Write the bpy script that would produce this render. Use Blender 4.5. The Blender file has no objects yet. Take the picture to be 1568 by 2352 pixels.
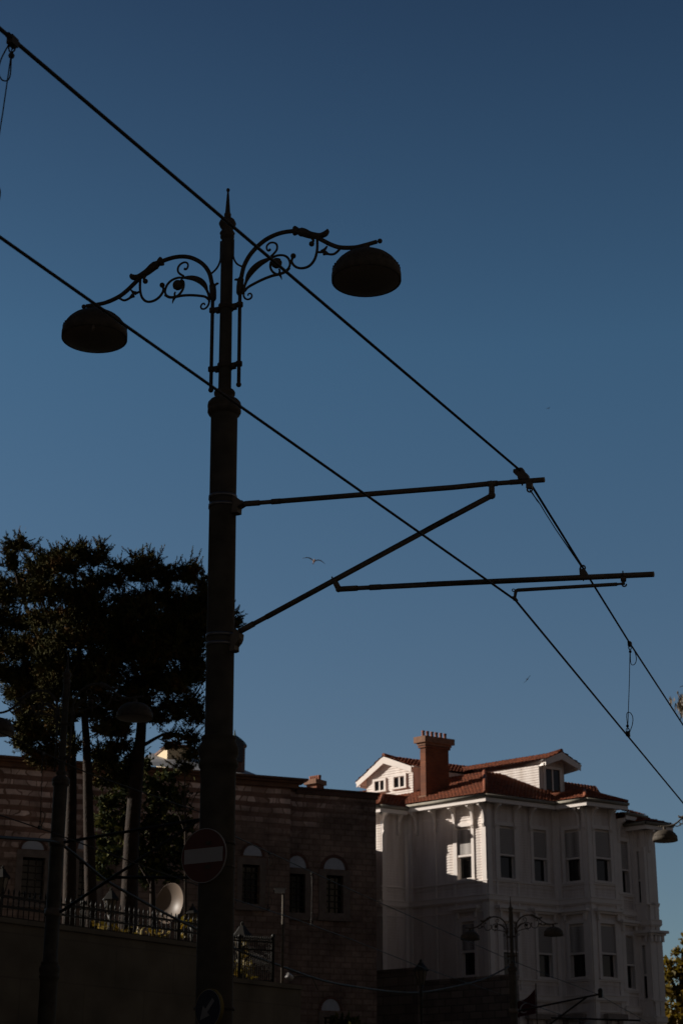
import bpy, bmesh, math, random
from math import sin, cos, tan, radians, pi, sqrt, atan2
from mathutils import Vector as V, Matrix
random.seed(7)
SC = bpy.context.scene
COL = SC.collection

# ------------------------------------------------------------------ survey
# The photograph's camera, used to turn measured image points into real positions.
F, PITCH, ROLL, EYE = 4000.0, radians(20.5), 0.0028, V((0, 0, 1.6))
_fw = V((0, cos(PITCH), sin(PITCH))); _up0 = V((0, -sin(PITCH), cos(PITCH))); _rt0 = V((1, 0, 0))
_rt = _rt0 * cos(ROLL) + _up0 * sin(ROLL); _up = _up0 * cos(ROLL) - _rt0 * sin(ROLL)

def ray(p): return _fw + _rt * ((p[0] - 784) / F) - _up * ((p[1] - 1176) / F)
def at(p, Y): r = ray(p); return EYE + r * (Y / r.y)
def hit(p, P, n): r = ray(p); return EYE + r * ((P - EYE).dot(n) / r.dot(n))
def atz(p, z): r = ray(p); return EYE + r * ((z - EYE.z) / r.z)
def zoom(x0, y0, k): return lambda x, y: (x0 + k * x, y0 + k * y)
Q1 = zoom(826.8, 1653.7, .2344); Q2 = zoom(1194.3, 1702.7, .2344)
Q3 = zoom(826.8, 1984.4, .2344); Q4 = zoom(1194.3, 1984.4, .2383)
Q5 = zoom(428.7, 1862.0, .2734); S2 = zoom(0, 1653.7, .5078); S3 = zoom(0, 1212.7, .3906)
LA = zoom(477.7, 428.7, .29297); SA = zoom(1114.7, 1041.2, .1172); G6 = zoom(980, 1041.2, .375)
G5 = zoom(428.7, 1041.2, .3906); SB = zoom(1151.5, 1273.9, .2344); RE = zoom(1408.7, 1457.7, .1094)

# ------------------------------------------------------------------ materials
def mat(name, col, rough=.6, metal=0., noise=0., nscale=8., bump=0., bscale=40., spec=.3, coat=0.):
    m = bpy.data.materials.new(name); m.use_nodes = True
    nt = m.node_tree; b = nt.nodes['Principled BSDF']
    b.inputs['Roughness'].default_value = rough; b.inputs['Metallic'].default_value = metal
    b.inputs['Specular IOR Level'].default_value = spec
    b.inputs['Base Color'].default_value = (*col, 1)
    tc = nt.nodes.new('ShaderNodeTexCoord')
    if noise:
        n = nt.nodes.new('ShaderNodeTexNoise'); n.inputs['Scale'].default_value = nscale; n.inputs['Detail'].default_value = 6
        nt.links.new(tc.outputs['Object'], n.inputs['Vector'])
        r = nt.nodes.new('ShaderNodeValToRGB')
        r.color_ramp.elements[0].position = .3; r.color_ramp.elements[1].position = .7
        r.color_ramp.elements[0].color = (*[c * (1 - noise) for c in col], 1)
        r.color_ramp.elements[1].color = (*[min(1, c * (1 + noise)) for c in col], 1)
        nt.links.new(n.outputs['Fac'], r.inputs['Fac']); nt.links.new(r.outputs['Color'], b.inputs['Base Color'])
    if bump:
        n2 = nt.nodes.new('ShaderNodeTexNoise'); n2.inputs['Scale'].default_value = bscale; n2.inputs['Detail'].default_value = 4
        nt.links.new(tc.outputs['Object'], n2.inputs['Vector'])
        bp = nt.nodes.new('ShaderNodeBump'); bp.inputs['Strength'].default_value = bump; bp.inputs['Distance'].default_value = .02
        nt.links.new(n2.outputs['Fac'], bp.inputs['Height']); nt.links.new(bp.outputs['Normal'], b.inputs['Normal'])
    return m

M = {}
M['iron'] = mat('black_cast_iron', (.066, .053, .039), .75, noise=.3, nscale=15, bump=.15, bscale=60)
M['polepaint'] = mat('black_pole_paint', (.068, .060, .047), .7, noise=.25, nscale=6, spec=.1)
M['tube'] = mat('dark_grey_tube', (.12, .098, .074), .55, noise=.25, nscale=10)
M['wire'] = mat('weathered_wire', (.03, .026, .021), .6)
M['band'] = mat('steel_band', (.16, .16, .165), .38, metal=.8, noise=.15)
M['diff'] = mat('lamp_glass', (.20, .16, .12), .6)
M['white'] = mat('white_painted_wood', (.83, .75, .705), .55, noise=.05, nscale=1.3, bump=.05, bscale=30)
M['trim'] = mat('white_trim_paint', (.86, .785, .73), .5, noise=.04, nscale=3)
def streaks(m, base, lo):
    nt = m.node_tree; b = nt.nodes['Principled BSDF']; tc = nt.nodes.new('ShaderNodeTexCoord'); mp = nt.nodes.new('ShaderNodeMapping'); mp.inputs['Scale'].default_value = (3.2, 3.2, .35)
    nz = nt.nodes.new('ShaderNodeTexNoise'); nz.inputs['Scale'].default_value = 1.; nz.inputs['Detail'].default_value = 8; nz.inputs['Roughness'].default_value = .65; nt.links.new(tc.outputs['Object'], mp.inputs[0]); nt.links.new(mp.outputs[0], nz.inputs['Vector'])
    r = nt.nodes.new('ShaderNodeValToRGB'); r.color_ramp.elements[0].position = .33; r.color_ramp.elements[1].position = .58; r.color_ramp.elements[0].color = (*lo, 1); r.color_ramp.elements[1].color = (*base, 1)
    nt.links.new(nz.outputs['Fac'], r.inputs['Fac']); nt.links.new(r.outputs['Color'], b.inputs['Base Color'])
streaks(M['white'], (.85, .77, .72), (.64, .55, .49))
M['glass'] = mat('dark_window_glass', (.012, .012, .012), .06, spec=.45)
M['copper'] = mat('brown_painted_metal', (.13, .06, .03), .5, noise=.3, nscale=4)
M['verd'] = mat('green_dome_lead', (.07, .11, .10), .6, noise=.2)
M['redpaint'] = mat('red_sign_sheeting', (.095, .034, .027), .7, noise=.08, nscale=5)
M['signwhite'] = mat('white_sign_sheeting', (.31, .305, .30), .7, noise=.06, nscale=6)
M['arrow'] = mat('grey_arrow_sheeting', (.20, .20, .195), .7)  # greyer than the other white sheeting
M['blue'] = mat('blue_sign_sheeting', (.026, .030, .045), .7)
M['yellow'] = mat('yellow_sign_edge', (.17, .135, .03), .6)
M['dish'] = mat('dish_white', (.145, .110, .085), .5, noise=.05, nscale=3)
M['bark'] = mat('tree_bark', (.022, .0125, .0075), .9, noise=.45, nscale=7, bump=.8, bscale=18)
M['barkdark'] = mat('dark_twig_bark', (.05, .035, .025), .9, noise=.3)
M['asphalt'] = mat('granite_setts', (.07, .063, .056), .85, noise=.2, nscale=3, bump=.2)
M['paving'] = mat('granite_paving', (.14, .127, .113), .8, noise=.15, nscale=2)
M['earth'] = mat('ground_soil', (.05, .044, .034), .9, noise=.3, nscale=.5)
M['steel'] = mat('rail_steel', (.25, .24, .23), .35, metal=.9)
M['plaster'] = mat('pale_plaster', (.38, .41, .48), .7, noise=.08)  # bluish tint stands in for reflected sky
M['surround'] = mat('window_stone', (.15, .12, .105), .8, noise=.2, nscale=5)
M['lead'] = mat('lead_roof', (.34, .33, .33), .55, noise=.15, nscale=1.5)
M['cream'] = mat('cream_render', (.62, .50, .32), .7, noise=.08)
M['pot'] = mat('clay_pot', (.27, .105, .065), .8, noise=.25, nscale=8)
M['cap'] = mat('mortar_cap', (.26, .14, .09), .85, noise=.2, nscale=8)
M['lantern'] = mat('lantern_glass', (.10, .085, .065), .12, spec=.6)
M['fence'] = mat('fence_iron', (.014, .012, .009), .6)
M['camwhite'] = mat('white_plastic', (.4, .38, .36), .4)
M['flag'] = mat('red_flag_cloth', (.05, .006, .008), .8, noise=.12, nscale=3)
M['gull'] = mat('gull_feather', (.30, .21, .175), .8, noise=.15)
M['wingm'] = mat('gull_wing', (.10, .10, .11), .8, noise=.15)
M['render'] = mat('ochre_render', (.55, .46, .35), .8, noise=.1)
M['lightstone'] = mat('pale_entrance_stone', (.30, .25, .215), .8, noise=.15)

def leafmat(name, c1, c2, c3, rough=.55, trans=.0, spec=.3):
    m = bpy.data.materials.new(name); m.use_nodes = True; nt = m.node_tree; b = nt.nodes['Principled BSDF']
    g = nt.nodes.new('ShaderNodeNewGeometry'); r = nt.nodes.new('ShaderNodeValToRGB')
    r.color_ramp.elements[0].color = (*c1, 1); r.color_ramp.elements[1].color = (*c3, 1)
    e = r.color_ramp.elements.new(.6); e.color = (*c2, 1)
    nt.links.new(g.outputs['Random Per Island'], r.inputs['Fac']); nt.links.new(r.outputs['Color'], b.inputs['Base Color'])
    b.inputs['Roughness'].default_value = rough; b.inputs['Specular IOR Level'].default_value = spec
    if trans:
        t = nt.nodes.new('ShaderNodeBsdfTranslucent'); nt.links.new(r.outputs['Color'], t.inputs['Color'])
        mx = nt.nodes.new('ShaderNodeMixShader'); mx.inputs['Fac'].default_value = trans
        nt.links.new(b.outputs['BSDF'], mx.inputs[1]); nt.links.new(t.outputs['BSDF'], mx.inputs[2])
        nt.links.new(mx.outputs['Shader'], nt.nodes['Material Output'].inputs['Surface'])
    return m
M['needle'] = leafmat('conifer_sprays', (.034, .033, .010), (.060, .056, .015), (.10, .054, .016), .85, 0., .08)
_nt = M['needle'].node_tree; _tc = _nt.nodes.new('ShaderNodeTexCoord'); _nz = _nt.nodes.new('ShaderNodeTexNoise'); _nz.inputs['Scale'].default_value = 2.6; _nz.inputs['Detail'].default_value = 3
_nt.links.new(_tc.outputs['Object'], _nz.inputs['Vector']); _cr = [n for n in _nt.nodes if n.type == 'VALTORGB'][0]; _nt.links.new(_nz.outputs['Fac'], _cr.inputs['Fac'])
_cr.color_ramp.elements[0].position = .36; _cr.color_ramp.elements[1].position = .53; _cr.color_ramp.elements[2].position = .66
M['broad'] = leafmat('broad_leaves', (.016, .024, .008), (.030, .038, .011), (.12, .11, .03), .8, .12, .1)  # brightest leaf tone stands in for yellow sun sparkles
M['autumn'] = leafmat('yellow_green_leaves', (.11, .085, .010), (.20, .14, .014), (.28, .17, .018), .5, .3)
M['grey'] = leafmat('drooping_grey_leaves', (.045, .036, .022), (.10, .075, .045), (.16, .115, .07), .5, .15)

def nodes(name):
    m = bpy.data.materials.new(name); m.use_nodes = True; nt = m.node_tree
    return m, nt, nt.nodes['Principled BSDF']
def N(nt, t, **kw):
    n = nt.nodes.new(t)
    for k, v in kw.items(): setattr(n, k, v)
    return n
def math_(nt, op, a, b=None):
    n = N(nt, 'ShaderNodeMath', operation=op)
    for i, x in enumerate((a, b)):
        if x is None: continue
        if isinstance(x, (int, float)): n.inputs[i].default_value = x
        else: nt.links.new(x, n.inputs[i])
    return n.outputs[0]
def wallcoord(nt):
    """Object-space coordinate running along a wall: (x+y, z, 0)."""
    tc = N(nt, 'ShaderNodeTexCoord'); s = N(nt, 'ShaderNodeSeparateXYZ'); nt.links.new(tc.outputs['Object'], s.inputs[0])
    c = N(nt, 'ShaderNodeCombineXYZ')
    nt.links.new(math_(nt, 'ADD', s.outputs['X'], s.outputs['Y']), c.inputs['X']); nt.links.new(s.outputs['Z'], c.inputs['Y'])
    return c.outputs[0], s, tc
def brickmat(name, c1, c2, cm, w, h, mortar=.012, bump=.4, dirt=.35):
    m, nt, b = nodes(name); vec, s, tc = wallcoord(nt)
    br = N(nt, 'ShaderNodeTexBrick'); nt.links.new(vec, br.inputs['Vector'])
    br.inputs['Scale'].default_value = 1; br.inputs['Brick Width'].default_value = w; br.inputs['Row Height'].default_value = h
    br.inputs['Mortar Size'].default_value = mortar; br.inputs['Color1'].default_value = (*c1, 1); br.inputs['Color2'].default_value = (*c2, 1)
    br.inputs['Mortar'].default_value = (*cm, 1)
    n = N(nt, 'ShaderNodeTexNoise'); n.inputs['Scale'].default_value = .9; n.inputs['Detail'].default_value = 8; nt.links.new(tc.outputs['Object'], n.inputs['Vector'])
    mx = N(nt, 'ShaderNodeMix', data_type='RGBA', blend_type='MULTIPLY'); mx.inputs['Factor'].default_value = 1
    rp = N(nt, 'ShaderNodeValToRGB'); rp.color_ramp.elements[0].position = .3; rp.color_ramp.elements[1].position = .7
    rp.color_ramp.elements[0].color = (1 - dirt,) * 3 + (1,); rp.color_ramp.elements[1].color = (1.1, 1.1, 1.1, 1)
    nt.links.new(n.outputs['Fac'], rp.inputs['Fac']); nt.links.new(br.outputs['Color'], mx.inputs['A']); nt.links.new(rp.outputs['Color'], mx.inputs['B'])
    nt.links.new(mx.outputs['Result'], b.inputs['Base Color'])
    bp = N(nt, 'ShaderNodeBump'); bp.inputs['Strength'].default_value = bump; bp.inputs['Distance'].default_value = .03
    nt.links.new(math_(nt, 'SUBTRACT', 1, br.outputs['Fac']), bp.inputs['Height']); nt.links.new(bp.outputs['Normal'], b.inputs['Normal'])
    b.inputs['Roughness'].default_value = .85
    return m
M['brick'] = brickmat('chimney_brick', (.31, .088, .030), (.22, .060, .022), (.17, .085, .05), .22, .07)
M['blocks'] = brickmat('dark_stone_blocks', (.36, .29, .24), (.25, .20, .165), (.17, .14, .12), .7, .34, .02, .5, .4)
M['retain'] = brickmat('rendered_retaining_wall', (.165, .140, .10), (.15, .128, .092), (.13, .112, .082), 1.6, .8, .015, .3, .5)
M['rubble'] = brickmat('pale_rubble_blocks', (.42, .34, .29), (.24, .19, .165), (.15, .125, .105), .55, .26, .02, .6, .45)

def banded():
    """Alternating courses of pale ashlar and thin red brick."""
    m, nt, b = nodes('banded_stone_and_brick'); vec, s, tc = wallcoord(nt)
    P = .33
    wob = N(nt, 'ShaderNodeTexNoise'); wob.inputs['Scale'].default_value = .8; nt.links.new(tc.outputs['Object'], wob.inputs['Vector'])
    zz = math_(nt, 'ADD', s.outputs['Z'], math_(nt, 'MULTIPLY', wob.outputs['Fac'], .10))
    ph = math_(nt, 'FRACT', math_(nt, 'DIVIDE', zz, P))
    isb = math_(nt, 'GREATER_THAN', ph, .56)
    wx = N(nt, 'ShaderNodeTexNoise'); wx.inputs['Scale'].default_value = 1.7; wx.inputs['Detail'].default_value = 1; nt.links.new(tc.outputs['Object'], wx.inputs['Vector'])
    vc = N(nt, 'ShaderNodeCombineXYZ'); nt.links.new(math_(nt, 'ADD', math_(nt, 'ADD', s.outputs['X'], s.outputs['Y']), math_(nt, 'MULTIPLY', wx.outputs['Fac'], 1.1)), vc.inputs['X']); nt.links.new(zz, vc.inputs['Y'])
    st = N(nt, 'ShaderNodeTexBrick'); nt.links.new(vc.outputs[0], st.inputs['Vector'])
    st.inputs['Scale'].default_value = 1; st.inputs['Brick Width'].default_value = .37; st.inputs['Row Height'].default_value = P
    st.inputs['Mortar Size'].default_value = .03; st.offset = .37; st.offset_frequency = 3; st.inputs['Mortar Smooth'].default_value = .5; st.squash = .6; st.squash_frequency = 3; st.inputs['Bias'].default_value = -.1
    st.inputs['Color1'].default_value = (.72, .57, .51, 1); st.inputs['Color2'].default_value = (.26, .165, .13, 1); st.inputs['Mortar'].default_value = (.22, .135, .10, 1)
    bk = N(nt, 'ShaderNodeTexBrick'); nt.links.new(vec, bk.inputs['Vector'])
    bk.inputs['Scale'].default_value = 1; bk.inputs['Brick Width'].default_value = .26; bk.inputs['Row Height'].default_value = .05
    bk.inputs['Mortar Size'].default_value = .012
    bk.inputs['Color1'].default_value = (.25, .12, .085, 1); bk.inputs['Color2'].default_value = (.19, .09, .065, 1); bk.inputs['Mortar'].default_value = (.18, .125, .10, 1)
    mx = N(nt, 'ShaderNodeMix', data_type='RGBA'); nt.links.new(isb, mx.inputs['Factor']); nt.links.new(st.outputs['Color'], mx.inputs['A']); nt.links.new(bk.outputs['Color'], mx.inputs['B'])
    # weathering: large patches and fine grain; the lower storeys change to darker rubble
    n = N(nt, 'ShaderNodeTexNoise'); n.inputs['Scale'].default_value = 1.1; n.inputs['Detail'].default_value = 9; n.inputs['Roughness'].default_value = .7; nt.links.new(tc.outputs['Object'], n.inputs['Vector'])
    rp = N(nt, 'ShaderNodeValToRGB'); rp.color_ramp.elements[0].position = .32; rp.color_ramp.elements[1].position = .66
    rp.color_ramp.elements[0].color = (.42, .39, .39, 1); rp.color_ramp.elements[1].color = (1.35, 1.3, 1.28, 1); nt.links.new(n.outputs['Fac'], rp.inputs['Fac'])
    m2 = N(nt, 'ShaderNodeMix', data_type='RGBA', blend_type='MULTIPLY'); m2.inputs['Factor'].default_value = 1
    nt.links.new(mx.outputs['Result'], m2.inputs['A']); nt.links.new(rp.outputs['Color'], m2.inputs['B'])
    rb = N(nt, 'ShaderNodeTexBrick'); nt.links.new(vec, rb.inputs['Vector']); rb.inputs['Scale'].default_value = 1; rb.inputs['Brick Width'].default_value = .38; rb.inputs['Row Height'].default_value = .19; rb.offset = .37
    rb.inputs['Mortar Size'].default_value = .03; rb.inputs['Mortar Smooth'].default_value = .6; rb.inputs['Color1'].default_value = (.24, .18, .15, 1); rb.inputs['Color2'].default_value = (.17, .122, .10, 1); rb.inputs['Mortar'].default_value = (.14, .10, .082, 1)
    m3 = N(nt, 'ShaderNodeMix', data_type='RGBA', blend_type='MULTIPLY'); m3.inputs['Factor'].default_value = 1; nt.links.new(rb.outputs['Color'], m3.inputs['A']); nt.links.new(rp.outputs['Color'], m3.inputs['B'])
    lo_n = N(nt, 'ShaderNodeTexNoise'); lo_n.inputs['Scale'].default_value = .35; lo_n.inputs['Detail'].default_value = 5; nt.links.new(tc.outputs['Object'], lo_n.inputs['Vector'])
    hgt = math_(nt, 'ADD', math_(nt, 'ADD', s.outputs['Z'], math_(nt, 'MULTIPLY', s.outputs['X'], -.16)), math_(nt, 'MULTIPLY', lo_n.outputs['Fac'], 4.))
    mr = N(nt, 'ShaderNodeMapRange'); mr.inputs['From Min'].default_value = 13.6; mr.inputs['From Max'].default_value = 15.0; nt.links.new(hgt, mr.inputs['Value'])
    m4 = N(nt, 'ShaderNodeMix', data_type='RGBA'); nt.links.new(mr.outputs[0], m4.inputs['Factor']); nt.links.new(m3.outputs['Result'], m4.inputs['A']); nt.links.new(m2.outputs['Result'], m4.inputs['B'])
    nt.links.new(m4.outputs['Result'], b.inputs['Base Color']); b.inputs['Roughness'].default_value = .9
    bp = N(nt, 'ShaderNodeBump'); bp.inputs['Strength'].default_value = .5; bp.inputs['Distance'].default_value = .03
    nt.links.new(n.outputs['Fac'], bp.inputs['Height']); nt.links.new(bp.outputs['Normal'], b.inputs['Normal'])
    return m
M['banded'] = banded()

def lattice():
    m, nt, b = nodes('pale_lattice_screen'); vec, s, tc = wallcoord(nt)
    mp = N(nt, 'ShaderNodeMapping'); nt.links.new(vec, mp.inputs['Vector']); mp.inputs['Rotation'].default_value = (0, 0, radians(45))
    ck = N(nt, 'ShaderNodeTexChecker'); ck.inputs['Scale'].default_value = 22; nt.links.new(mp.outputs[0], ck.inputs['Vector'])
    ck.inputs['Color1'].default_value = (.52, .48, .45, 1); ck.inputs['Color2'].default_value = (.24, .215, .20, 1)
    nt.links.new(ck.outputs['Color'], b.inputs['Base Color']); b.inputs['Roughness'].default_value = .7
    return m
M['lattice'] = lattice()

def tilemat():
    m, nt, b = nodes('terracotta_tiles'); tc = N(nt, 'ShaderNodeTexCoord')
    n = N(nt, 'ShaderNodeTexNoise'); n.inputs['Scale'].default_value = 6; n.inputs['Detail'].default_value = 6; nt.links.new(tc.outputs['Object'], n.inputs['Vector'])
    rp = N(nt, 'ShaderNodeValToRGB'); rp.color_ramp.elements[0].position = .3; rp.color_ramp.elements[1].position = .72
    rp.color_ramp.elements[0].color = (.12, .030, .010, 1); rp.color_ramp.elements[1].color = (.33, .090, .030, 1)
    nt.links.new(n.outputs['Fac'], rp.inputs['Fac']); nt.links.new(rp.outputs['Color'], b.inputs['Base Color']); b.inputs['Roughness'].default_value = .8
    return m
M['tile'] = tilemat()

# ------------------------------------------------------------------ mesh building
class MB:
    def __init__(s): s.v = []; s.f = []; s.sm = []
    def add(s, vs, fs, smooth=False):
        o = len(s.v); s.v += [V(x) for x in vs]; s.f += [[i + o for i in f] for f in fs]; s.sm += [smooth] * len(fs); return s
    def quad(s, *p): return s.add(p, [list(range(len(p)))])
    def box(s, c, sx, sy, sz, ex=V((1, 0, 0)), ey=None, ez=V((0, 0, 1))):
        """box centred at c with half axes along ex, ey, ez"""
        if ey is None: ey = ez.cross(ex)
        c = V(c); vs = [c + ex * (sx / 2 * i) + ey * (sy / 2 * j) + ez * (sz / 2 * k) for i in (-1, 1) for j in (-1, 1) for k in (-1, 1)]
        return s.add(vs, [(0, 1, 3, 2), (4, 6, 7, 5), (0, 4, 5, 1), (2, 3, 7, 6), (0, 2, 6, 4), (1, 5, 7, 3)])
    def prism(s, poly, d, smooth=False):
        """polygon (3-D points) extruded by vector d"""
        n = len(poly); p = [V(x) for x in poly]; d = V(d)
        return s.add(p + [x + d for x in p], [list(range(n))[::-1], list(range(n, 2 * n))] + [(i, (i + 1) % n, n + (i + 1) % n, n + i) for i in range(n)])
    def tube(s, path, r, n=8, caps=True, closed=False):
        P = [V(p) for p in path]; m = len(P); R = r if isinstance(r, (list, tuple)) else [r] * m
        t = []
        for i in range(m):
            if closed: d = P[(i + 1) % m] - P[i - 1]
            else: d = P[min(i + 1, m - 1)] - P[max(i - 1, 0)]
            t.append(d.normalized() if d.length > 1e-9 else V((0, 0, 1)))
        a = t[0].orthogonal().normalized(); vs = []
        for i in range(m):
            a = (a - t[i] * a.dot(t[i])).normalized(); b = t[i].cross(a)
            vs += [P[i] + (a * cos(2 * pi * k / n) + b * sin(2 * pi * k / n)) * R[i] for k in range(n)]
        fs = []
        for i in range(m if closed else m - 1):
            j = (i + 1) % m
            fs += [(i * n + k, i * n + (k + 1) % n, j * n + (k + 1) % n, j * n + k) for k in range(n)]
        s.add(vs, fs, True)
        if caps and not closed:
            o = len(s.v) - m * n
            s.f += [[o + k for k in range(n)][::-1], [o + (m - 1) * n + k for k in range(n)]]; s.sm += [False, False]
        return s
    def lathe(s, prof, n=20, o=V((0, 0, 0)), ez=V((0, 0, 1)), smooth=True):
        ez = V(ez).normalized(); a = ez.orthogonal().normalized(); b = ez.cross(a); o = V(o); vs = []; fs = []
        for (r, z) in prof:
            vs += [o + ez * z + (a * cos(2 * pi * k / n) + b * sin(2 * pi * k / n)) * max(r, 1e-4) for k in range(n)]
        for i in range(len(prof) - 1):
            fs += [(i * n + k, i * n + (k + 1) % n, (i + 1) * n + (k + 1) % n, (i + 1) * n + k) for k in range(n)]
        return s.add(vs, fs, smooth)
    def ball(s, c, r, n=10, sq=1.0): 
        return s.lathe([(r * sin(pi * i / n), -r * sq * cos(pi * i / n)) for i in range(n + 1)], n + 4, c)
    def build(s, name, m, parent=None, inv=None, fix=False):
        me = bpy.data.meshes.new(name); me.from_pydata([tuple(x) for x in s.v], [], s.f)
        for p, f in zip(me.polygons, s.sm): p.use_smooth = f
        if fix:
            bm = bmesh.new(); bm.from_mesh(me); bmesh.ops.recalc_face_normals(bm, faces=bm.faces); bm.to_mesh(me); bm.free()
        me.materials.append(m)
        o = bpy.data.objects.new(name, me); COL.objects.link(o)
        if parent is not None:
            o.parent = parent
            r = parent
            while r.parent: r = r.parent
            W = Matrix.LocRotScale(r.location, r.rotation_euler, r.scale).inverted()
            if not r.get('local'): me.transform(W)
        return o

def smooth_path(pts, k=6):
    """Catmull-Rom through pts"""
    P = [V(p) for p in pts]; out = []
    for i in range(len(P) - 1):
        p0 = P[i - 1] if i else P[0] * 2 - P[1]; p1 = P[i]; p2 = P[i + 1]; p3 = P[i + 2] if i + 2 < len(P) else P[-1] * 2 - P[-2]
        for j in range(k):
            t = j / k
            out.append(.5 * ((2 * p1) + (p2 - p0) * t + (2 * p0 - 5 * p1 + 4 * p2 - p3) * t * t + (-p0 + 3 * p1 - 3 * p2 + p3) * t ** 3))
    out.append(P[-1]); return out

def tag(o, label=None, cat=None, group=None, kind=None):
    if label: o['label'] = label
    if cat: o['category'] = cat
    if group: o['group'] = group
    if kind: o['kind'] = kind
    return o
def empty(name, loc=(0, 0, 0), rz=0., local=False):
    o = bpy.data.objects.new(name, None); COL.objects.link(o); o.location = loc; o.rotation_euler = (0, 0, rz); o.empty_display_size = .3
    if local: o['local'] = 1
    return o
KIDS = {}
def copy_tree(o, parent=None):
    c = o.copy(); COL.objects.link(c); c.parent = parent
    for ch in [x for x in COL.objects if x.parent == o]: copy_tree(ch, c)
    return c

# ------------------------------------------------------------------ setting
def sheet(name, pts, z, m):
    b = MB(); b.quad(*[V((x, y, z)) for x, y in pts]); return tag(b.build(name, m), kind='structure')
sheet('ground', [(-900, -300), (900, -300), (900, 2500), (-900, 2500)], -.12, M['earth'])
TH = radians(23.5)                                     # the street runs at right angles to the bracket arms
RD = V((sin(TH), cos(TH), 0)); RA = V((cos(TH), -sin(TH), 0))
def strip(name, u0, u1, t0, t1, z, m):
    o = V((-1.05, 15, 0)); p = [o + RA * u0 + RD * t0, o + RA * u1 + RD * t0, o + RA * u1 + RD * t1, o + RA * u0 + RD * t1]
    b = MB()
    if z > .02: b.prism([q + V((0, 0, -.115)) for q in p], (0, 0, .115 + z))
    else: b.quad(*[q + V((0, 0, z)) for q in p])
    return tag(b.build(name, m, fix=True), kind='structure')
strip('road', .9, 9.5, -30, 160, -.10, M['asphalt'])
strip('pavement', -4.0, .9, -30, 46, .02, M['paving'])
strip('far_pavement', 9.5, 13, -30, 160, .021, M['paving'])

# ------------------------------------------------------------------ lamp posts
AX0 = at((511, 1300), 15.0); AN = V((sin(TH), cos(TH), 0))
def uz(p): q = hit(p, AX0, AN); return (q - AX0).dot(RA), q.z
_t = [uz(p) for p in ((524, 442), (515.5, 925), (513, 1150), (506.4, 1460), (498.5, 1790), (493, 2350))]
_mz = sum(z for u, z in _t) / 6; _mu = sum(u for u, z in _t) / 6
LEAN = sum((z - _mz) * (u - _mu) for u, z in _t) / sum((z - _mz) ** 2 for u, z in _t)
AXU0 = _mu - LEAN * _mz
BASE = V((AX0.x, AX0.y, 0)) + RA * AXU0
def lp(p):
    u, z = uz(p); return V((u - AXU0 - LEAN * z, 0, z))            # local point of the post's arm plane
def ll(zf, pts): return [lp(zf(*p)) for p in pts]
def px2m(px, y):  # radius in metres of px image pixels on the post near image row y
    P = hit((511, y), AX0, AN); return px * (P - EYE).dot(_fw) / F

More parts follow.
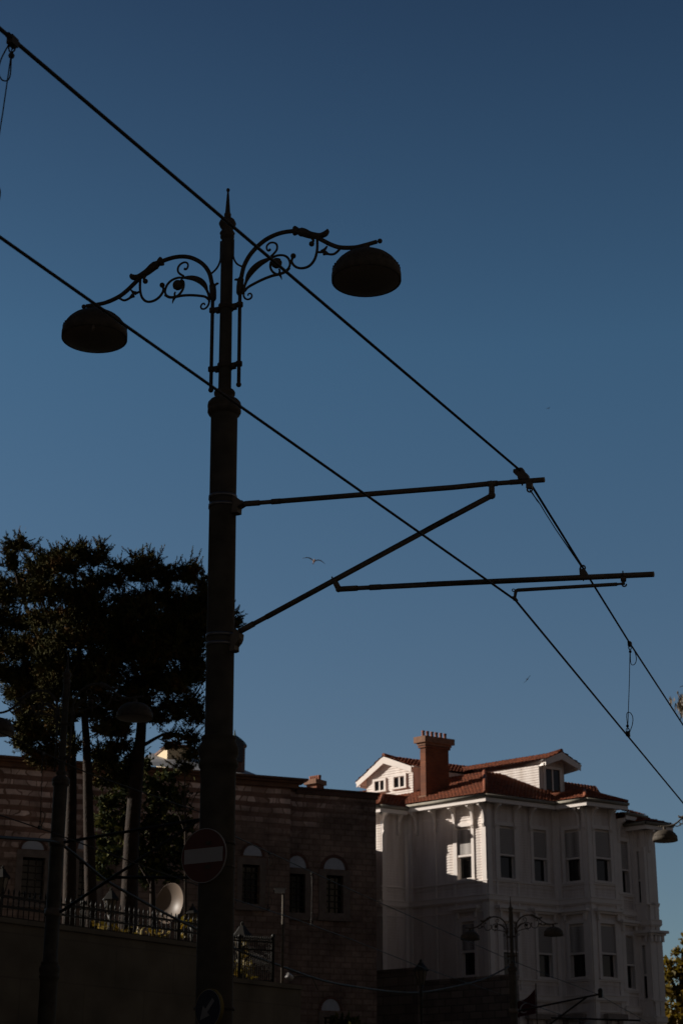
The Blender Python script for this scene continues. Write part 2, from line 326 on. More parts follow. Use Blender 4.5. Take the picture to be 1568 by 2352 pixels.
def make_post():
    root = empty('street_lamp', (0, 0, 0), 0, True)
    zz = lambda y: lp((500, y)).z
    pr = lambda lst: [(px2m(r, y), zz(y)) for y, r in lst]
    low = pr([(1757, 46), (1763, 45), (1766, 42), (1790, 40.5), (2000, 41.5), (2350, 43.5)])
    zl = low[-1][1]
    body = [(px2m(30.8, 960), zz(958)), (px2m(31.0, 1150), zz(1150)), (px2m(32.2, 1460), zz(1460)), (px2m(32.8, 1690), zz(1690)),
            (px2m(40, 1697), zz(1694)), (px2m(41, 1697), zz(1699)), (px2m(38, 1697), zz(1704)), (px2m(43.5, 1710), zz(1710)), (px2m(47, 1722), zz(1722)),
            (px2m(46, 1735), zz(1735)), (px2m(42, 1746), zz(1746)), (px2m(45.5, 1752), zz(1751))] + low + [(.168, zl - .3), (.17, .9), (.2, .84), (.23, .8), (.19, .75), (.2, .4), (.27, .3), (.29, .05), (.29, 0)]
    MB().lathe(body, 32).build('shaft', M['polepaint'], root)
    col = pr([(900, 15), (901, 22), (905, 24.5), (910, 24), (914, 19), (918, 22), (924, 33), (929, 37.5), (935, 38.8), (940, 38.5), (943, 36.3), (946, 38.6), (950, 38.6), (955, 36), (959, 31)])
    MB().lathe(col, 32).build('collar', M['iron'], root)
    up = MB().lathe(pr([(556, 12), (560, 13.5), (562, 14), (700, 14), (902, 15)]), 24)
    for sx in (-1, 1): up.box(V((sx * px2m(14.5, 580), 0, (zz(557) + zz(600)) / 2)), .02, .03, zz(557) - zz(600))
    up.build('upper_shaft', M['polepaint'], root)
    fin = pr([(438, .5), (439, 3), (441.5, 4.2), (444.5, 3.6), (446, 2), (449, 2.4), (494, 6), (497, 8), (502, 8), (505, 6.5), (506, 9), (511, 16), (519, 20), (527, 16.5), (534, 11.5), (536, 11), (537, 15), (541, 17.6), (544, 16), (546, 14.5), (548, 16.3), (551, 16), (553, 13), (557, 12.5)])
    MB().lathe(fin, 24).build('finial', M['iron'], root)

    def arm(sx):
        def mr(pts): return [V((p.x * sx, p.y, p.z)) for p in pts]
        A = MB()
        rod = ll(LA, [(248, 1500)]) ; rod = [V((lp(LA(248, 1040)).x, 0, lp((548, 881)).z)), V((lp(LA(248, 1040)).x, 0, lp(LA(248, 850)).z))]
        A.tube(mr(rod), .0185, 10)
        A.ball(mr([rod[0] + V((0, 0, -.012))])[0], .026, 8)
        main = smooth_path(mr(ll(LA, [(248, 850), (254, 760), (268, 680), (285, 618), (322, 548), (372, 487), (440, 428), (512, 388), (592, 363), (690, 354), (760, 368), (850, 405), (910, 436), (962, 463), (1022, 484), (1090, 490), (1160, 486), (1230, 470), (1322, 445)])), 5)
        A.tube(main, [.0215] * (len(main) - 12) + [.0205] * 12, 12)
        A.ball(mr(ll(LA, [(1346, 440)]))[0], .024, 8)
        o = A.build('lamp_arm', M['iron'], root)
        B = MB()
        sl = mr(ll(LA, [(246, 845), (248, 830), (250, 780), (256, 730), (260, 718)])); B.tube(sl, [.025, .033, .034, .033, .026], 12)
        lf = smooth_path(mr(ll(LA, [(242, 760), (236, 735), (220, 728), (206, 734)])), 3); B.tube(lf, [.012] * (len(lf) - 2) + [.008, .003], 6)
        B.build('arm_sleeve', M['iron'], o); B = MB()
        cs = mr(ll(LA, [(672, 352), (680, 352), (700, 355), (722, 360), (728, 362), (742, 364), (765, 372), (800, 386), (850, 394), (880, 392), (912, 382), (932, 362), (936, 340)]))
        pth = smooth_path(cs, 3); nn = len(pth)
        prof = [(0, .028), (.04, .047), (.09, .049), (.16, .040), (.19, .030), (.22, .036), (.34, .044), (.5, .042), (.62, .034), (.75, .027), (.86, .030), (.94, .022), (1, .004)]
        def rad(t):
            for (a, ra), (b, rb) in zip(prof, prof[1:]):
                if t <= b: return ra + (rb - ra) * (t - a) / (b - a)
            return .004
        B.tube(pth, [rad(i / (nn - 1)) for i in range(nn)], 10)
        d = mr(ll(LA, [(818, 408), (826, 432), (812, 456)])); B.tube(d, [.02, .012, .018], 8); B.ball(d[-1], .027, 8)
        B.build('acanthus_casting', M['iron'], o)
        S = MB()                                                        # scrollwork
        def scr(pts, r0, r1=None, k=5):
            pth = smooth_path(mr(ll(LA, pts)), k); n = len(pth); r1 = r0 if r1 is None else r1
            S.tube(pth, [r0 + (r1 - r0) * i / (n - 1) for i in range(n)], 8)
        scr([(200, 452), (198, 500), (202, 560), (228, 606), (276, 632)], .0095)
        scr([(278, 845), (284, 790), (300, 745)], .013, .014)
        lfp = smooth_path(mr(ll(LA, [(300, 745), (318, 700), (355, 650), (410, 604), (470, 574), (500, 562)])), 5)
        S.tube(lfp, [.014 + .017 * sin(pi * min(1, i / (len(lfp) - 1) * 1.15)) for i in range(len(lfp))], 8)
        scr([(500, 562), (540, 545), (588, 543), (622, 560), (640, 592), (640, 625), (620, 660), (585, 684), (540, 690), (508, 672), (490, 640), (492, 600), (512, 572)], .012, .012)
        c = mr(ll(LA, [(538, 604)]))[0]; S.ball(c, .052, 10)
        for k in range(7): S.ball(c + V((.034 * cos(k * .9), 0, .034 * sin(k * .9))), .022, 6)
        scr([(286, 822), (312, 792), (360, 764), (430, 730), (500, 704), (560, 690), (605, 672), (640, 640)], .0125, .015)
        scr([(560, 690), (572, 712), (578, 734)], .016, .003); scr([(560, 680), (562, 662), (556, 650)], .012, .008)
        scr([(492, 552), (520, 525), (540, 495), (540, 462), (520, 444), (488, 444), (464, 464), (460, 488), (472, 506), (490, 500)], .0115, .009)
        S.ball(mr(ll(LA, [(484, 498)]))[0], .013, 6)
        scr([(668, 552), (656, 585), (664, 612), (690, 636), (726, 646), (770, 640), (806, 618), (834, 580), (848, 540), (856, 490), (856, 425)], .0125, .0135)
        S.ball(mr(ll(LA, [(668, 549)]))[0], .027, 8); scr([(640, 600), (652, 590), (660, 575)], .012)
        scr([(854, 520), (885, 522), (915, 516), (945, 538), (985, 538), (1012, 520), (1036, 494)], .012)
        scr([(890, 520), (915, 500), (934, 474)], .021, .008); scr([(905, 535), (925, 535), (950, 540)], .018, .010)
        scr([(284, 815), (278, 845), (288, 874), (312, 886), (336, 876), (344, 856), (334, 840), (318, 842), (313, 856)], .0105, .008)
        S.build('scrollwork', M['iron'], o)
        # shade
        P = mr(ll(LA, [(1241, 755)]))[0]
        rr = px2m(77, 650) * 1.0
        z0 = P.z
        H = MB()
        pf = [(rr * .97, .002), (rr, .004), (rr, .05)]
        for i in range(9):
            t = radians(12 + 78 * i / 8); pf.append((rr * .985 * cos(t) ** .8 if i < 8 else .05, .05 + .245 * sin(t)))
        pf = [(rr * .97, .0), (rr, .004), (rr, .065), (rr * .985, .095), (rr * .955, .128), (rr * .905, .160), (rr * .83, .195), (rr * .71, .232), (rr * .55, .264), (rr * .33, .281), (.07, .288), (.055, .30), (.045, .305)]
        H.lathe(pf, 36, V((P.x, 0, z0)))
        st = lp(LA(1245, 478)); H.lathe([(.040, .29), (.036, st.z - z0 + .01)], 12, V((P.x, 0, z0)))
        for k in range(40):                                             # upright ribs of the ring round the skirt
            a = 2 * pi * k / 40; e = V((cos(a), sin(a), 0)); H.box(V((P.x, 0, z0 + .095)) + e * (rr - .012), .012, .014, .07, e)
        sh = H.build('lamp_shade', M['iron'], root)
        D = MB().lathe([(rr * .965, .006), (rr * .9, -.004), (rr * .5, -.018), (.001, -.024)], 32, V((P.x, 0, z0)))
        if sx < 0:
            D.tube([V((P.x + rr * .45, -rr * .8, z0 + .02)), V((P.x + rr * .47, -rr * .84, z0 - .03)), V((P.x + rr * .50, -rr * .86, z0 - .05))], [.012, .012, .02], 6)
        D.build('diffuser', M['diff'], sh)
    arm(1); arm(-1)
    for y0, rr in ((710, 0), (845, 0)):
        z = zz(y0); B = MB(); r0 = px2m(14.5, y0)
        B.lathe([(r0, -.028), (r0 + .014, -.024), (r0 + .014, .024), (r0, .028)], 20, V((0, 0, z)))
        xr = lp(LA(248, 1040)).x
        B.box(V((0, -.0, z)), 2 * xr, .03, .04)
        for sx in (-1, 1):
            B.lathe([(.02, -.024), (.032, -.02), (.032, .02), (.02, .024)], 14, V((sx * xr, 0, z)))
            B.box(V((sx * xr * .62, 0, z - .012)), .035, .045, .05)
        B.build('arm_clamp', M['iron'], root)
    return root
post = make_post()
tag(post, 'tall black ornate lamp post with two dome lamps, nearest, carrying the red no entry sign', 'lamp post', 'double arm tram street lamps')
TOPZ = lp((524, 440)).z
post2 = copy_tree(post); post3 = copy_tree(post); post4 = copy_tree(post)
post.location = BASE; post.rotation_euler = (0, 0, 0)
post.rotation_euler = (Matrix.Rotation(-TH, 3, 'Z') @ Matrix.Rotation(math.atan(LEAN), 3, 'Y')).to_euler()
p2 = at((152, 1600), 31.0); post2.location = (p2.x, p2.y, -.25); post2.rotation_euler = (0, 0, -TH)
tag(post2, 'black lamp post in front of the dark tree trunks, mostly hidden against foliage')
p3 = at((1171, 2062), 54.); post3.scale = (.907,) * 3; post3.location = (p3.x, p3.y, p3.z - TOPZ * .907); post3.rotation_euler = (0, 0, -TH)
tag(post3, 'distant lamp post standing in front of the white wooden house')
p4 = at((1526, 1925), 45.5); post4.rotation_euler = (0, 0, -TH)
_sx = (lp(LA(1241, 755)))
post4.location = (p4.x + _sx.x * cos(TH), p4.y - _sx.x * sin(TH), p4.z - _sx.z - .08)
tag(post4, 'lamp post cut by the right edge, only its left dome lamp showing')

# steel bands that hold the bracket tubes on the post
def onpost(y, front=0): 
    u, z = uz((500, y)); return BASE + RA * (LEAN * z) + V((0, 0, z))

# ------------------------------------------------------------------ bracket arms for the overhead wire
PN = -AN                                                # towards the camera side of the arm plane
def pp(p, off=0.): q = hit(p, AX0, AN); return q + PN * off
canti = empty('wire_bracket', onpost(1300))
tag(canti, 'hinged grey tube bracket holding the tram wires out from the nearest lamp post', 'wire bracket', 'tram wire brackets on the lamp posts')
AXD = (onpost(1000) - onpost(1500)).normalized()
def m_at(px, p): return px * (hit(p, AX0, AN) - EYE).dot(_fw) / F
for (ya, r) in ((1143.5, 31.4), (1163.5, 31.4), (1461, 32.6), (1481.5, 32.6)):
    o = onpost(ya + 2.5); R_ = px2m(r, ya)
    MB().lathe([(R_ - .005, -.017), (R_ + .006, -.0165), (R_ + .006, .0165), (R_ - .005, .017)], 40, o, AXD).build('pole_band', M['band'], canti)
T = MB()
def seg(pts, rpx, n=12): 
    P = [pp(p) for p in pts]; T.tube(P, [m_at(r, p) for r, p in zip(rpx, pts)], n)
seg([G5(338, 297), G5(343, 297), G5(427, 291), G5(428, 291)], [5, 6.7, 6.7, 5.3]); seg([G5(426, 291), G5(502, 285)], [5.2, 5.2])
seg([G5(500, 285), G5(552, 281)], [6.7, 6.7]); seg([G5(552, 281), G5(1568, 200), G6(372, 187)], [6.2, 6.3, 6.3])
seg([G6(372, 187), G6(430, 184)], [6.9, 6.9]); seg([G6(428, 184), G6(512, 178)], [5.6, 5.6]); seg([G6(508, 178), G6(718, 162)], [6.3, 6.3])
T.build('top_tube', M['tube'], canti)
T = MB()
seg([G5(310, 1048), G5(395, 1002)], [7, 7]); seg([G5(393, 1003), G5(470, 962)], [5.6, 5.6]); seg([G5(468, 963), G5(1568, 366), G6(0, 469), G6(385, 265)], [6.4, 6.5, 6.5, 6.4])
T.ball(pp(G6(396, 258)), m_at(9, G6(396, 258)), 8)
seg([G6(396, 260), G6(396, 188)], [6.8, 6.8], 8); seg([G6(392, 200), G6(391, 166)], [1.6, 1.2], 6)
T.build('strut_tube', M['tube'], canti)
T = MB()
seg([G5(865, 742), G5(893, 797)], [6.5, 6.8], 8); T.ball(pp(G5(892, 800)), m_at(7, G5(892, 800)), 8); seg([G5(852, 726), G5(868, 750)], [1.5, 3], 6)
seg([G5(892, 799), G5(1002, 793)], [6.6, 6.6]); seg([G5(1000, 793), G5(1080, 789)], [5.3, 5.3]); seg([G5(1076, 789), G5(1140, 786)], [6.8, 6.8]); seg([G5(1140, 786), G5(1568, 764), G6(0, 803), G6(1388, 741)], [6.3, 6.4, 6.4, 6.6])
T.build('lower_tube', M['tube'], canti)
T = MB()                                              # steady arm under the lower tube
OFF = .02
def seg2(pts, rpx, n=8, off=OFF):
    P = [pp(p, off) for p in pts]; T.tube(P, [m_at(r, p) for r, p in zip(rpx, pts)], n)
seg2([SB(1197, 232), SB(1197, 268)], [7, 6.6], 10); seg2([SB(1191, 166), SB(1192, 215)], [1.4, 2], 6); seg2([SB(1197, 264), SB(1196, 300)], [3.5, 4])
seg2(smooth_path([V((*SB(1190, 290), 0)), V((*SB(1190, 312), 0)), V((*SB(1208, 318), 0)), V((*SB(1224, 308), 0)), V((*SB(1225, 294), 0))], 4), [2] * 17, 6)
seg2([SB(1190, 292), SB(1165, 294), SB(1132, 297)], [4, 3, 3.2]); seg2([SB(1134, 297), SB(165, 355)], [4.3, 4.3], 10)
seg2([SB(168, 354), SB(150, 360), SB(142, 380), SB(134, 436)], [4.2, 4.2, 3.8, 3.2], 10)
seg2([SB(110, 420), SB(135, 442), SB(160, 462)], [2.5, 5, 3]); 
ring = [SB(122 + 14 * cos(a), 355 + 12 * sin(a)) for a in [2 * pi * k / 10 for k in range(10)]]
T.tube([pp(p, OFF) for p in ring], m_at(1.2, ring[0]), 6, closed=True)
T.build('steady_arm', M['tube'], canti)
T = MB()                                              # hinge fittings on the post
def plate(zf, pts, half, off=0.): T.prism([pp(zf(*p), off - half) for p in pts], PN * (2 * half))
UB = zoom(441, 1090.2, .1172); LB = zoom(441, 1408.7, .1172)
plate(UB, [(780, 430), (872, 440), (936, 486), (930, 505), (1010, 540), (1012, 600), (930, 650), (930, 755), (865, 772), (780, 770)], .045)
T.ball(pp(UB(965, 560)), m_at(7.2, UB(965, 560)), 8); seg2([UB(985, 562), UB(1040, 560)], [4, 5], 8, 0); seg2([UB(960, 640), UB(960, 668)], [3.5, 2.5], 6, 0); seg2([UB(965, 665), UB(975, 700)], [.9, .7], 5, 0); seg2([UB(860, 795), UB(886, 795)], [1.4, 1.4], 6, 0)
T.build('hinge_fitting', M['tube'], canti); T = MB()
plate(LB, [(780, 425), (845, 420), (850, 350), (905, 330), (975, 400), (965, 500), (940, 560), (880, 640), (880, 735), (825, 757), (780, 757)], .045)
for (x0, x1, y, r) in ((900, 972, 518, 2.2), (890, 970, 588, 2.6), (840, 912, 724, 1.8)): seg2([LB(x0, y + 4), LB(x1, y)], [r, r], 6, 0)
T.build('hinge_fitting', M['tube'], canti)
T = MB()                                              # saddle that clamps the upper wire, eyes for the tie rod
plate(SA, [(556, 352), (562, 335), (630, 316), (690, 298), (738, 304), (752, 335), (775, 380), (832, 420), (845, 465), (862, 490), (862, 520), (650, 520), (638, 470), (600, 430), (556, 395)], .03)
seg2([SA(715, 600), SA(715, 630)], [2.2, 1.8], 6, 0)
plate(SA, [(800, 570), (800, 690), (915, 690), (912, 570)], .02)
def eye(c, r, w):
    p = [(c[0] + r * cos(2 * pi * k / 14), c[1] + r * sin(2 * pi * k / 14)) for k in range(14)]
    T.tube([pp(q) for q in p], m_at(w, c), 8, closed=True)
eye(SA(860, 710), 5.6, 2.0); eye(SB(793, 130), 5.6, 1.9)
plate(SB, [(764, 140), (768, 205), (843, 205), (842, 188), (820, 150)], .02)
seg2([SB(799, 240), SB(799, 258)], [1.8, 1.4], 6, 0)
T.build('wire_saddle', M['tube'], canti)
T = MB()
tp = [SA(862, 715), SA(900, 765), SA(962, 858), SA(1010, 925), SA(1060, 990), SA(1180, 1190), G6(790, 470), G6(880, 600), G6(948, 695)]
T.tube([pp(p) for p in tp], [m_at(r, p) for r, p in zip((1.6, 1.8, 1.4, 1.9, 1.3, 1.2, 1.2, 1.5, 2.6), tp)], 8)
T.build('tie_rod', M['wire'], canti)

# ------------------------------------------------------------------ overhead wires of the near track
def wire(name, pts, r, label, cat='wire', group=None, m='wire', n=8):
    b = MB(); b.tube(pts, r, n); return tag(b.build(name, M[m]), label, cat, group)
C0 = pp(SB(134, 446)); M0 = pp(SA(690, 350)); M1 = pp(SA(880, 600))
cz = C0.z
CB = atz((-33, 521), cz); CFW = atz((1568, 1845), cz)
ext = lambda a, b, t: a + (b - a) * t
cpath = [ext(C0, CB, 1.8), CB, ext(C0, CB, .04), C0, ext(C0, CFW, .03), CFW, ext(C0, CFW, 2.2)]
wire('contact_wire', cpath, .0095, 'lower taut tram wire that kinks at the end of the steady arm', 'overhead wire', 'overhead wires of the near tram track')
MBK = at((30, 91), CB.y); D1 = atz((1441, 1688), cz); MD = at((1445, 1477), D1.y); ME = at((1568, 1666), ext(C0, CFW, 1).y)
mid = ext(M0, MBK, .5) + V((0, 0, -.0))
Mx = hit((1352, 1326), ext(M1, MD, .5), V((cos(radians(19)), -sin(radians(19)), 0)))
mpath = [ext(M0, MBK, 1.7), MBK, mid, M0, M1, MD, ME, ext(MD, ME, 3)]
wire('carrier_wire', mpath, [.0115, .0115, .011, .0105, .0105, .010, .010, .010], 'upper carrier wire passing behind the finial of the nearest lamp post', 'overhead wire', 'overhead wires of the near tram track')

def dropper(name, top, bot, label, s=1., loops=(1, 1), up=None):
    d = (bot - top); e = V((RD.x * .3 + RA.x, RD.y * .3 + RA.y, 0)).normalized()
    root = empty(name, top); tag(root, label, 'dropper wire', 'droppers between the tram wires')
    b = MB(); b.tube([top + V((0, 0, -.05)), ext(top, bot, .4) + e * .004, ext(top, bot, .7), bot + V((0, 0, .05))], .0042 * s, 6); b.build('drop_wire', M['wire'], root)
    for P, sgn in ((top, -1), (bot, 1)):
        c = MB(); c.box(P + V((0, 0, sgn * .012)), .06, .035, .05, RD); c.tube([P + RD * -.05, P + RD * .05], .016, 6)
        c.ball(P + V((0, 0, sgn * .10)), .017, 6); 
        lk = [P + V((0, 0, sgn * .05)) + (e * .018 * cos(a) + V((0, 0, 1)) * .03 * sin(a)) for a in [2 * pi * k / 10 for k in range(10)]]; c.tube(lk, .0045, 6, closed=True)
        c.build('wire_clip', M['wire'], root)
        sd = -1 if (sgn < 0 and loops[0] < 0) else 1
        l = MB(); a0 = P + V((0, 0, sgn * .17))
        l.tube(smooth_path([P + V((0, 0, sgn * .03)) + e * .02 * sd, P + e * .055 * sd + V((0, 0, sgn * .12)), P + e * .062 * sd + V((0, 0, sgn * .20)), P + e * .035 * sd + V((0, 0, sgn * .25)), P + V((0, 0, sgn * .235)), a0 - V((0, 0, sgn * .07))], 5), .0045 * s, 6)
        l.build('wire_loop', M['wire'], root)
    return root
dropper('dropper', MD, D1, 'thin looped dropper wire linking the two wires at right, below the bracket')
dropper('dropper', MBK, CB, 'thin looped dropper wire hanging at the upper left corner', .9, (-1, 1))

# ------------------------------------------------------------------ far track: wires, brackets, heavy cable
def poly(pts): return [at((x, y), Y) for x, y, Y in pts]
YB = 29.4
far_up = poly([(-60, 1652, 24.5), (76, 1718, 25.6), (200, 1775, 26.8), (480, 1872, YB), (539, 1921, 31), (668, 1981, 35), (797, 2040, 40), (982, 2122, 46.5), (1155, 2198, 53), (1265, 2243, 56), (1370, 2283, 59), (1444, 2324, 64), (1560, 2392, 74)])
wire('far_carrier_wire', far_up, .010, 'thin dark wire sagging across the stone building and white house, upper of the far pair', 'overhead wire', 'overhead wires of the far tram track')
far_lo = poly([(-60, 1845, 25), (0, 1872, 25.6), (120, 1912, 26.6), (198, 1941, 27.3), (330, 1990, 28.4), (450, 2032, 29.6), (539, 2066, 31.2), (668, 2108, 35), (797, 2154, 40), (956, 2217, 46.5), (1038, 2246, 50), (1330, 2345, 60), (1500, 2402, 70)])
wire('far_contact_wire', far_lo, .010, 'thin dark wire low across the stone building, lower of the far pair', 'overhead wire', 'overhead wires of the far tram track')
def along(path, x):  # point of a wire polyline at image column x
    def px(P): d = P - EYE; return 784 + F * d.dot(_rt) / d.dot(_fw)
    for a, b in zip(path, path[1:]):
        if px(a) <= x <= px(b):
            lo, hi = 0., 1.
            for _ in range(40):
                t = (lo + hi) / 2
                if px(ext(a, b, t)) < x: lo = t
                else: hi = t
            return ext(a, b, lo)
for x0, x1, lab in ((99, 92, 'faint looped dropper hanging over the left end of the stone building'), (619, 616, 'looped dropper hanging just right of the no entry sign'), (716, 715, 'straight dropper hanging between the two right hand lunette windows')):
    a = along(far_up, x0); b = along(far_lo, x1)
    dropper('dropper', a, V((b.x, b.y, b.z)), lab, 1.3)
cab = poly([(-40, 1915, 27), (0, 1923, 27.6), (60, 1927, 29), (127, 1934, 30.7), (168, 1959, 31.4), (234, 2015, 32.6), (284, 2046, 33.5), (366, 2091, 35), (432, 2124, 36.3), (539, 2179, 38.6), (634, 2215, 41), (744, 2253, 44.5), (840, 2270, 48), (915, 2279, 51), (985, 2277, 53.5), (1085, 2256, 57), (1130, 2240, 58.5), (1168, 2220, 59.3)])
wire('power_cable', smooth_path(cab, 3), .028, 'thick black cable slung from the left lamp post down to the distant one', 'cable')

def far_bracket(name, Pt, tip, Pl, join, mid, tip2, label):
    root = empty(name, Pt); tag(root, label, 'wire bracket', 'tram wire brackets on the lamp posts')
    MB().tube([Pt, tip], .026, 8).build('top_tube', M['fence'], root)
    MB().tube([Pl, join], .027, 8).build('strut_tube', M['fence'], root)
    MB().tube([mid, tip2], .026, 8).build('lower_tube', M['fence'], root)
    c = MB(); c.box(tip, .12, .10, .22, RA); c.ball(tip + V((0, 0, .1)), .07, 6); c.build('wire_saddle', M['fence'], root)
    for P in (Pt, Pl):
        o = V((P.x, P.y, P.z)) - RA * .14
        MB().lathe([(.135, -.07), (.152, -.06), (.152, .06), (.135, .07)], 16, o).build('pole_band', M['tube'], root)
n2 = AN
b2 = V(post2.location); H2 = lambda p: hit(p, b2, n2)
q0 = H2((136, 1903)); q3 = H2((136, 2110)) 
q0 = b2 + RA * .14 + V((0, 0, q0.z)); q3 = b2 + RA * .14 + V((0, 0, H2((140, 2062)).z))
t2 = H2((484, 1878)); far_bracket('wire_bracket', q0, t2, q3, ext(q0, t2, .93), ext(ext(q0, t2, .93), q3, .62), H2((470, 2016)), 'dark bracket of thin tubes on the left lamp post, across the broadleaf tree')
b3 = V(post3.location); H3 = lambda p: hit(p, b3, n2)
c0 = b3 + RA * .14 + V((0, 0, H3((1178, 2291)).z)); t3 = H3((1378, 2283))
c3 = b3 + RA * .14 + V((0, 0, H3((1176, 2372)).z)); far_bracket('wire_bracket', c0, t3, c3, H3((1348, 2289)), H3((1265, 2338)), H3((1470, 2344)), 'faint bracket of thin tubes on the distant lamp post, low across the white house')

# ------------------------------------------------------------------ road signs on the near post
SN = V((-sin(radians(31)), -cos(radians(31)), 0)); SX = V((cos(radians(31)), -sin(radians(31)), 0))
Pp = onpost(1965); sc0 = hit((468, 1965), Pp + SN * .20, SN)
def disc(b, c, r, n, x, d, n0=40, z=V((0, 0, 1))):
    b.prism([c + x * (r * cos(2 * pi * k / n0)) + z * (r * sin(2 * pi * k / n0)) for k in range(n0)], n * d)
ns = empty('no_entry_sign', sc0); tag(ns, 'round red no entry sign with white bar, strapped to the nearest lamp post', 'road sign')
zc = (sc0 - EYE).dot(_fw) / F; R0 = 62.5 * zc
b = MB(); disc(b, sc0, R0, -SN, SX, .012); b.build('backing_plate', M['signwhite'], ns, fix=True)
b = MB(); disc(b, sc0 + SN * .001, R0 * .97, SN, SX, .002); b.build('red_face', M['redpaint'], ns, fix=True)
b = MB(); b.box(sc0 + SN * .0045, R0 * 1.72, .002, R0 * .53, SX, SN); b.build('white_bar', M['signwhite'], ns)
b = MB()
for dz in (-.1, .1): b.box(sc0 - SN * .05 + SX * .05 + V((0, 0, dz)), .05, .12, .03, SX, SN); b.lathe([(.152, -.012), (.158, -.012), (.158, .012), (.152, .012)], 28, onpost(1965) + V((0, 0, dz)))
b.build('strap', M['iron'], ns)
AN2 = radians(44); SN2 = V((-sin(AN2), -cos(AN2), 0)); SX2 = V((cos(AN2), -sin(AN2), 0))
ac = hit((478, 2317), onpost(2317) + SN2 * .205, SN2); zc = (ac - EYE).dot(_fw) / F; R1_ = 45 * zc
asg = empty('direction_sign', ac); tag(asg, 'round blue sign with white arrow and yellow rim low on the nearest lamp post', 'road sign')
b = MB(); disc(b, ac, R1_, -SN2, SX2, .03); b.build('yellow_rim', M['yellow'], asg, fix=True)
b = MB(); disc(b, ac + SN2 * .001, R1_ * .955, SN2, SX2, .002); b.build('white_ring', M['signwhite'], asg, fix=True)
b = MB(); disc(b, ac + SN2 * .0035, R1_ * .93, SN2, SX2, .002); b.build('blue_face', M['blue'], asg, fix=True)
b = MB(); dgn = (SX2 + V((0, 0, 1))).normalized(); pdg = (SX2 * -1 + V((0, 0, 1))).normalized(); A0 = ac + SN2 * .006
pt = lambda a, c: A0 + dgn * (a * R1_) + pdg * (c * R1_)
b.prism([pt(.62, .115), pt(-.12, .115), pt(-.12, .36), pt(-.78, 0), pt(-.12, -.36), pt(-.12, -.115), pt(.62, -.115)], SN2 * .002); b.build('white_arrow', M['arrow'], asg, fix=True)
b = MB(); b.box(ac - SN2 * .08 + SX2 * .03, .05, .11, .03, SX2, SN2); b.lathe([(.162, -.012), (.170, -.012), (.170, .012), (.162, .012)], 28, onpost(2317)); b.build('strap', M['iron'], asg)
# ------------------------------------------------------------------ the white wooden house
def pln(az): a = radians(az); return V((sin(a), cos(a), 0))
eL, eR = pln(-51), pln(60)
oL = V((-eL.y, eL.x, 0)); oR = V((eR.y, -eR.x, 0))       # outward normals of the two wall directions
HC = at(Q1(1240, 1300), 68.); HC.z = 0
_det = eL.x * eR.y - eR.x * eL.y
def ab(P): d = P - HC; return (d.x * eR.y - eR.x * d.y) / _det, (eL.x * d.y - d.x * eL.y) / _det
def H(a, b, z=0.): return HC + eL * a + eR * b + V((0, 0, z))
rec1 = hit(Q1(470, 1100), HC, oL); a1 = ab(rec1)[0]
wK = hit(Q1(207, 1100), rec1, oR); w1 = -ab(wK)[1]
recR = hit(Q2(350, 1000), HC, oR); b1 = ab(recR)[1]
Bp = hit(Q2(655, 1000), recR, oL); d1 = -ab(Bp)[0]
B2p = hit(Q2(937, 1000), Bp, oR); b2_ = ab(B2p)[1]
e3 = pln(49); o3 = V((e3.y, -e3.x, 0))
B2p.z = 0; D1 = hit(Q2(1102, 1100), B2p, o3); D1.z = 0
D2 = hit(Q2(1228, 1100), D1, oL); D2.z = 0; D3 = hit(Q2(1312, 1100), D2, oR); D3.z = 0
OO = .50 / .934
house = empty('wooden_house', H(0, 0))
tag(house, 'white clapboard corner house with red tiled roof, lit patch beside one window and brick chimney', 'house')
ZF0 = hit(Q1(1224, 794), H(-OO, -OO), AN).z; ZF1 = hit(Q1(1222, 754), H(-OO, -OO), AN).z; ZE = hit(Q1(1218, 724), H(-OO, -OO), AN).z
ZTOP = ZF0 + .05

def spans(holes, z, L, u0=0.):
    cuts = sorted([(max(u0, h[0]), min(L, h[1])) for h in holes if h[2] <= z <= h[3]]); out = []; c = u0
    for a, b in cuts:
        if a > c: out.append((c, a))
        c = max(c, b)
    if c < L: out.append((c, L))
    return out
def boards(mb, P0, e, o, L, z0, z1, holes, pitch=.105):
    z = z0
    while z < z1:
        h = min(pitch, z1 - z)
        for a, b in spans(holes, z + h / 2, L):
            p = lambda u, zz_, d: P0 + e * u + o * d + V((0, 0, zz_))
            mb.quad(p(a, z, .026), p(b, z, .026), p(b, z + h, .002), p(a, z + h, .002)); mb.quad(p(a, z, -.004), p(b, z, -.004), p(b, z, .026), p(a, z, .026))
        z += h

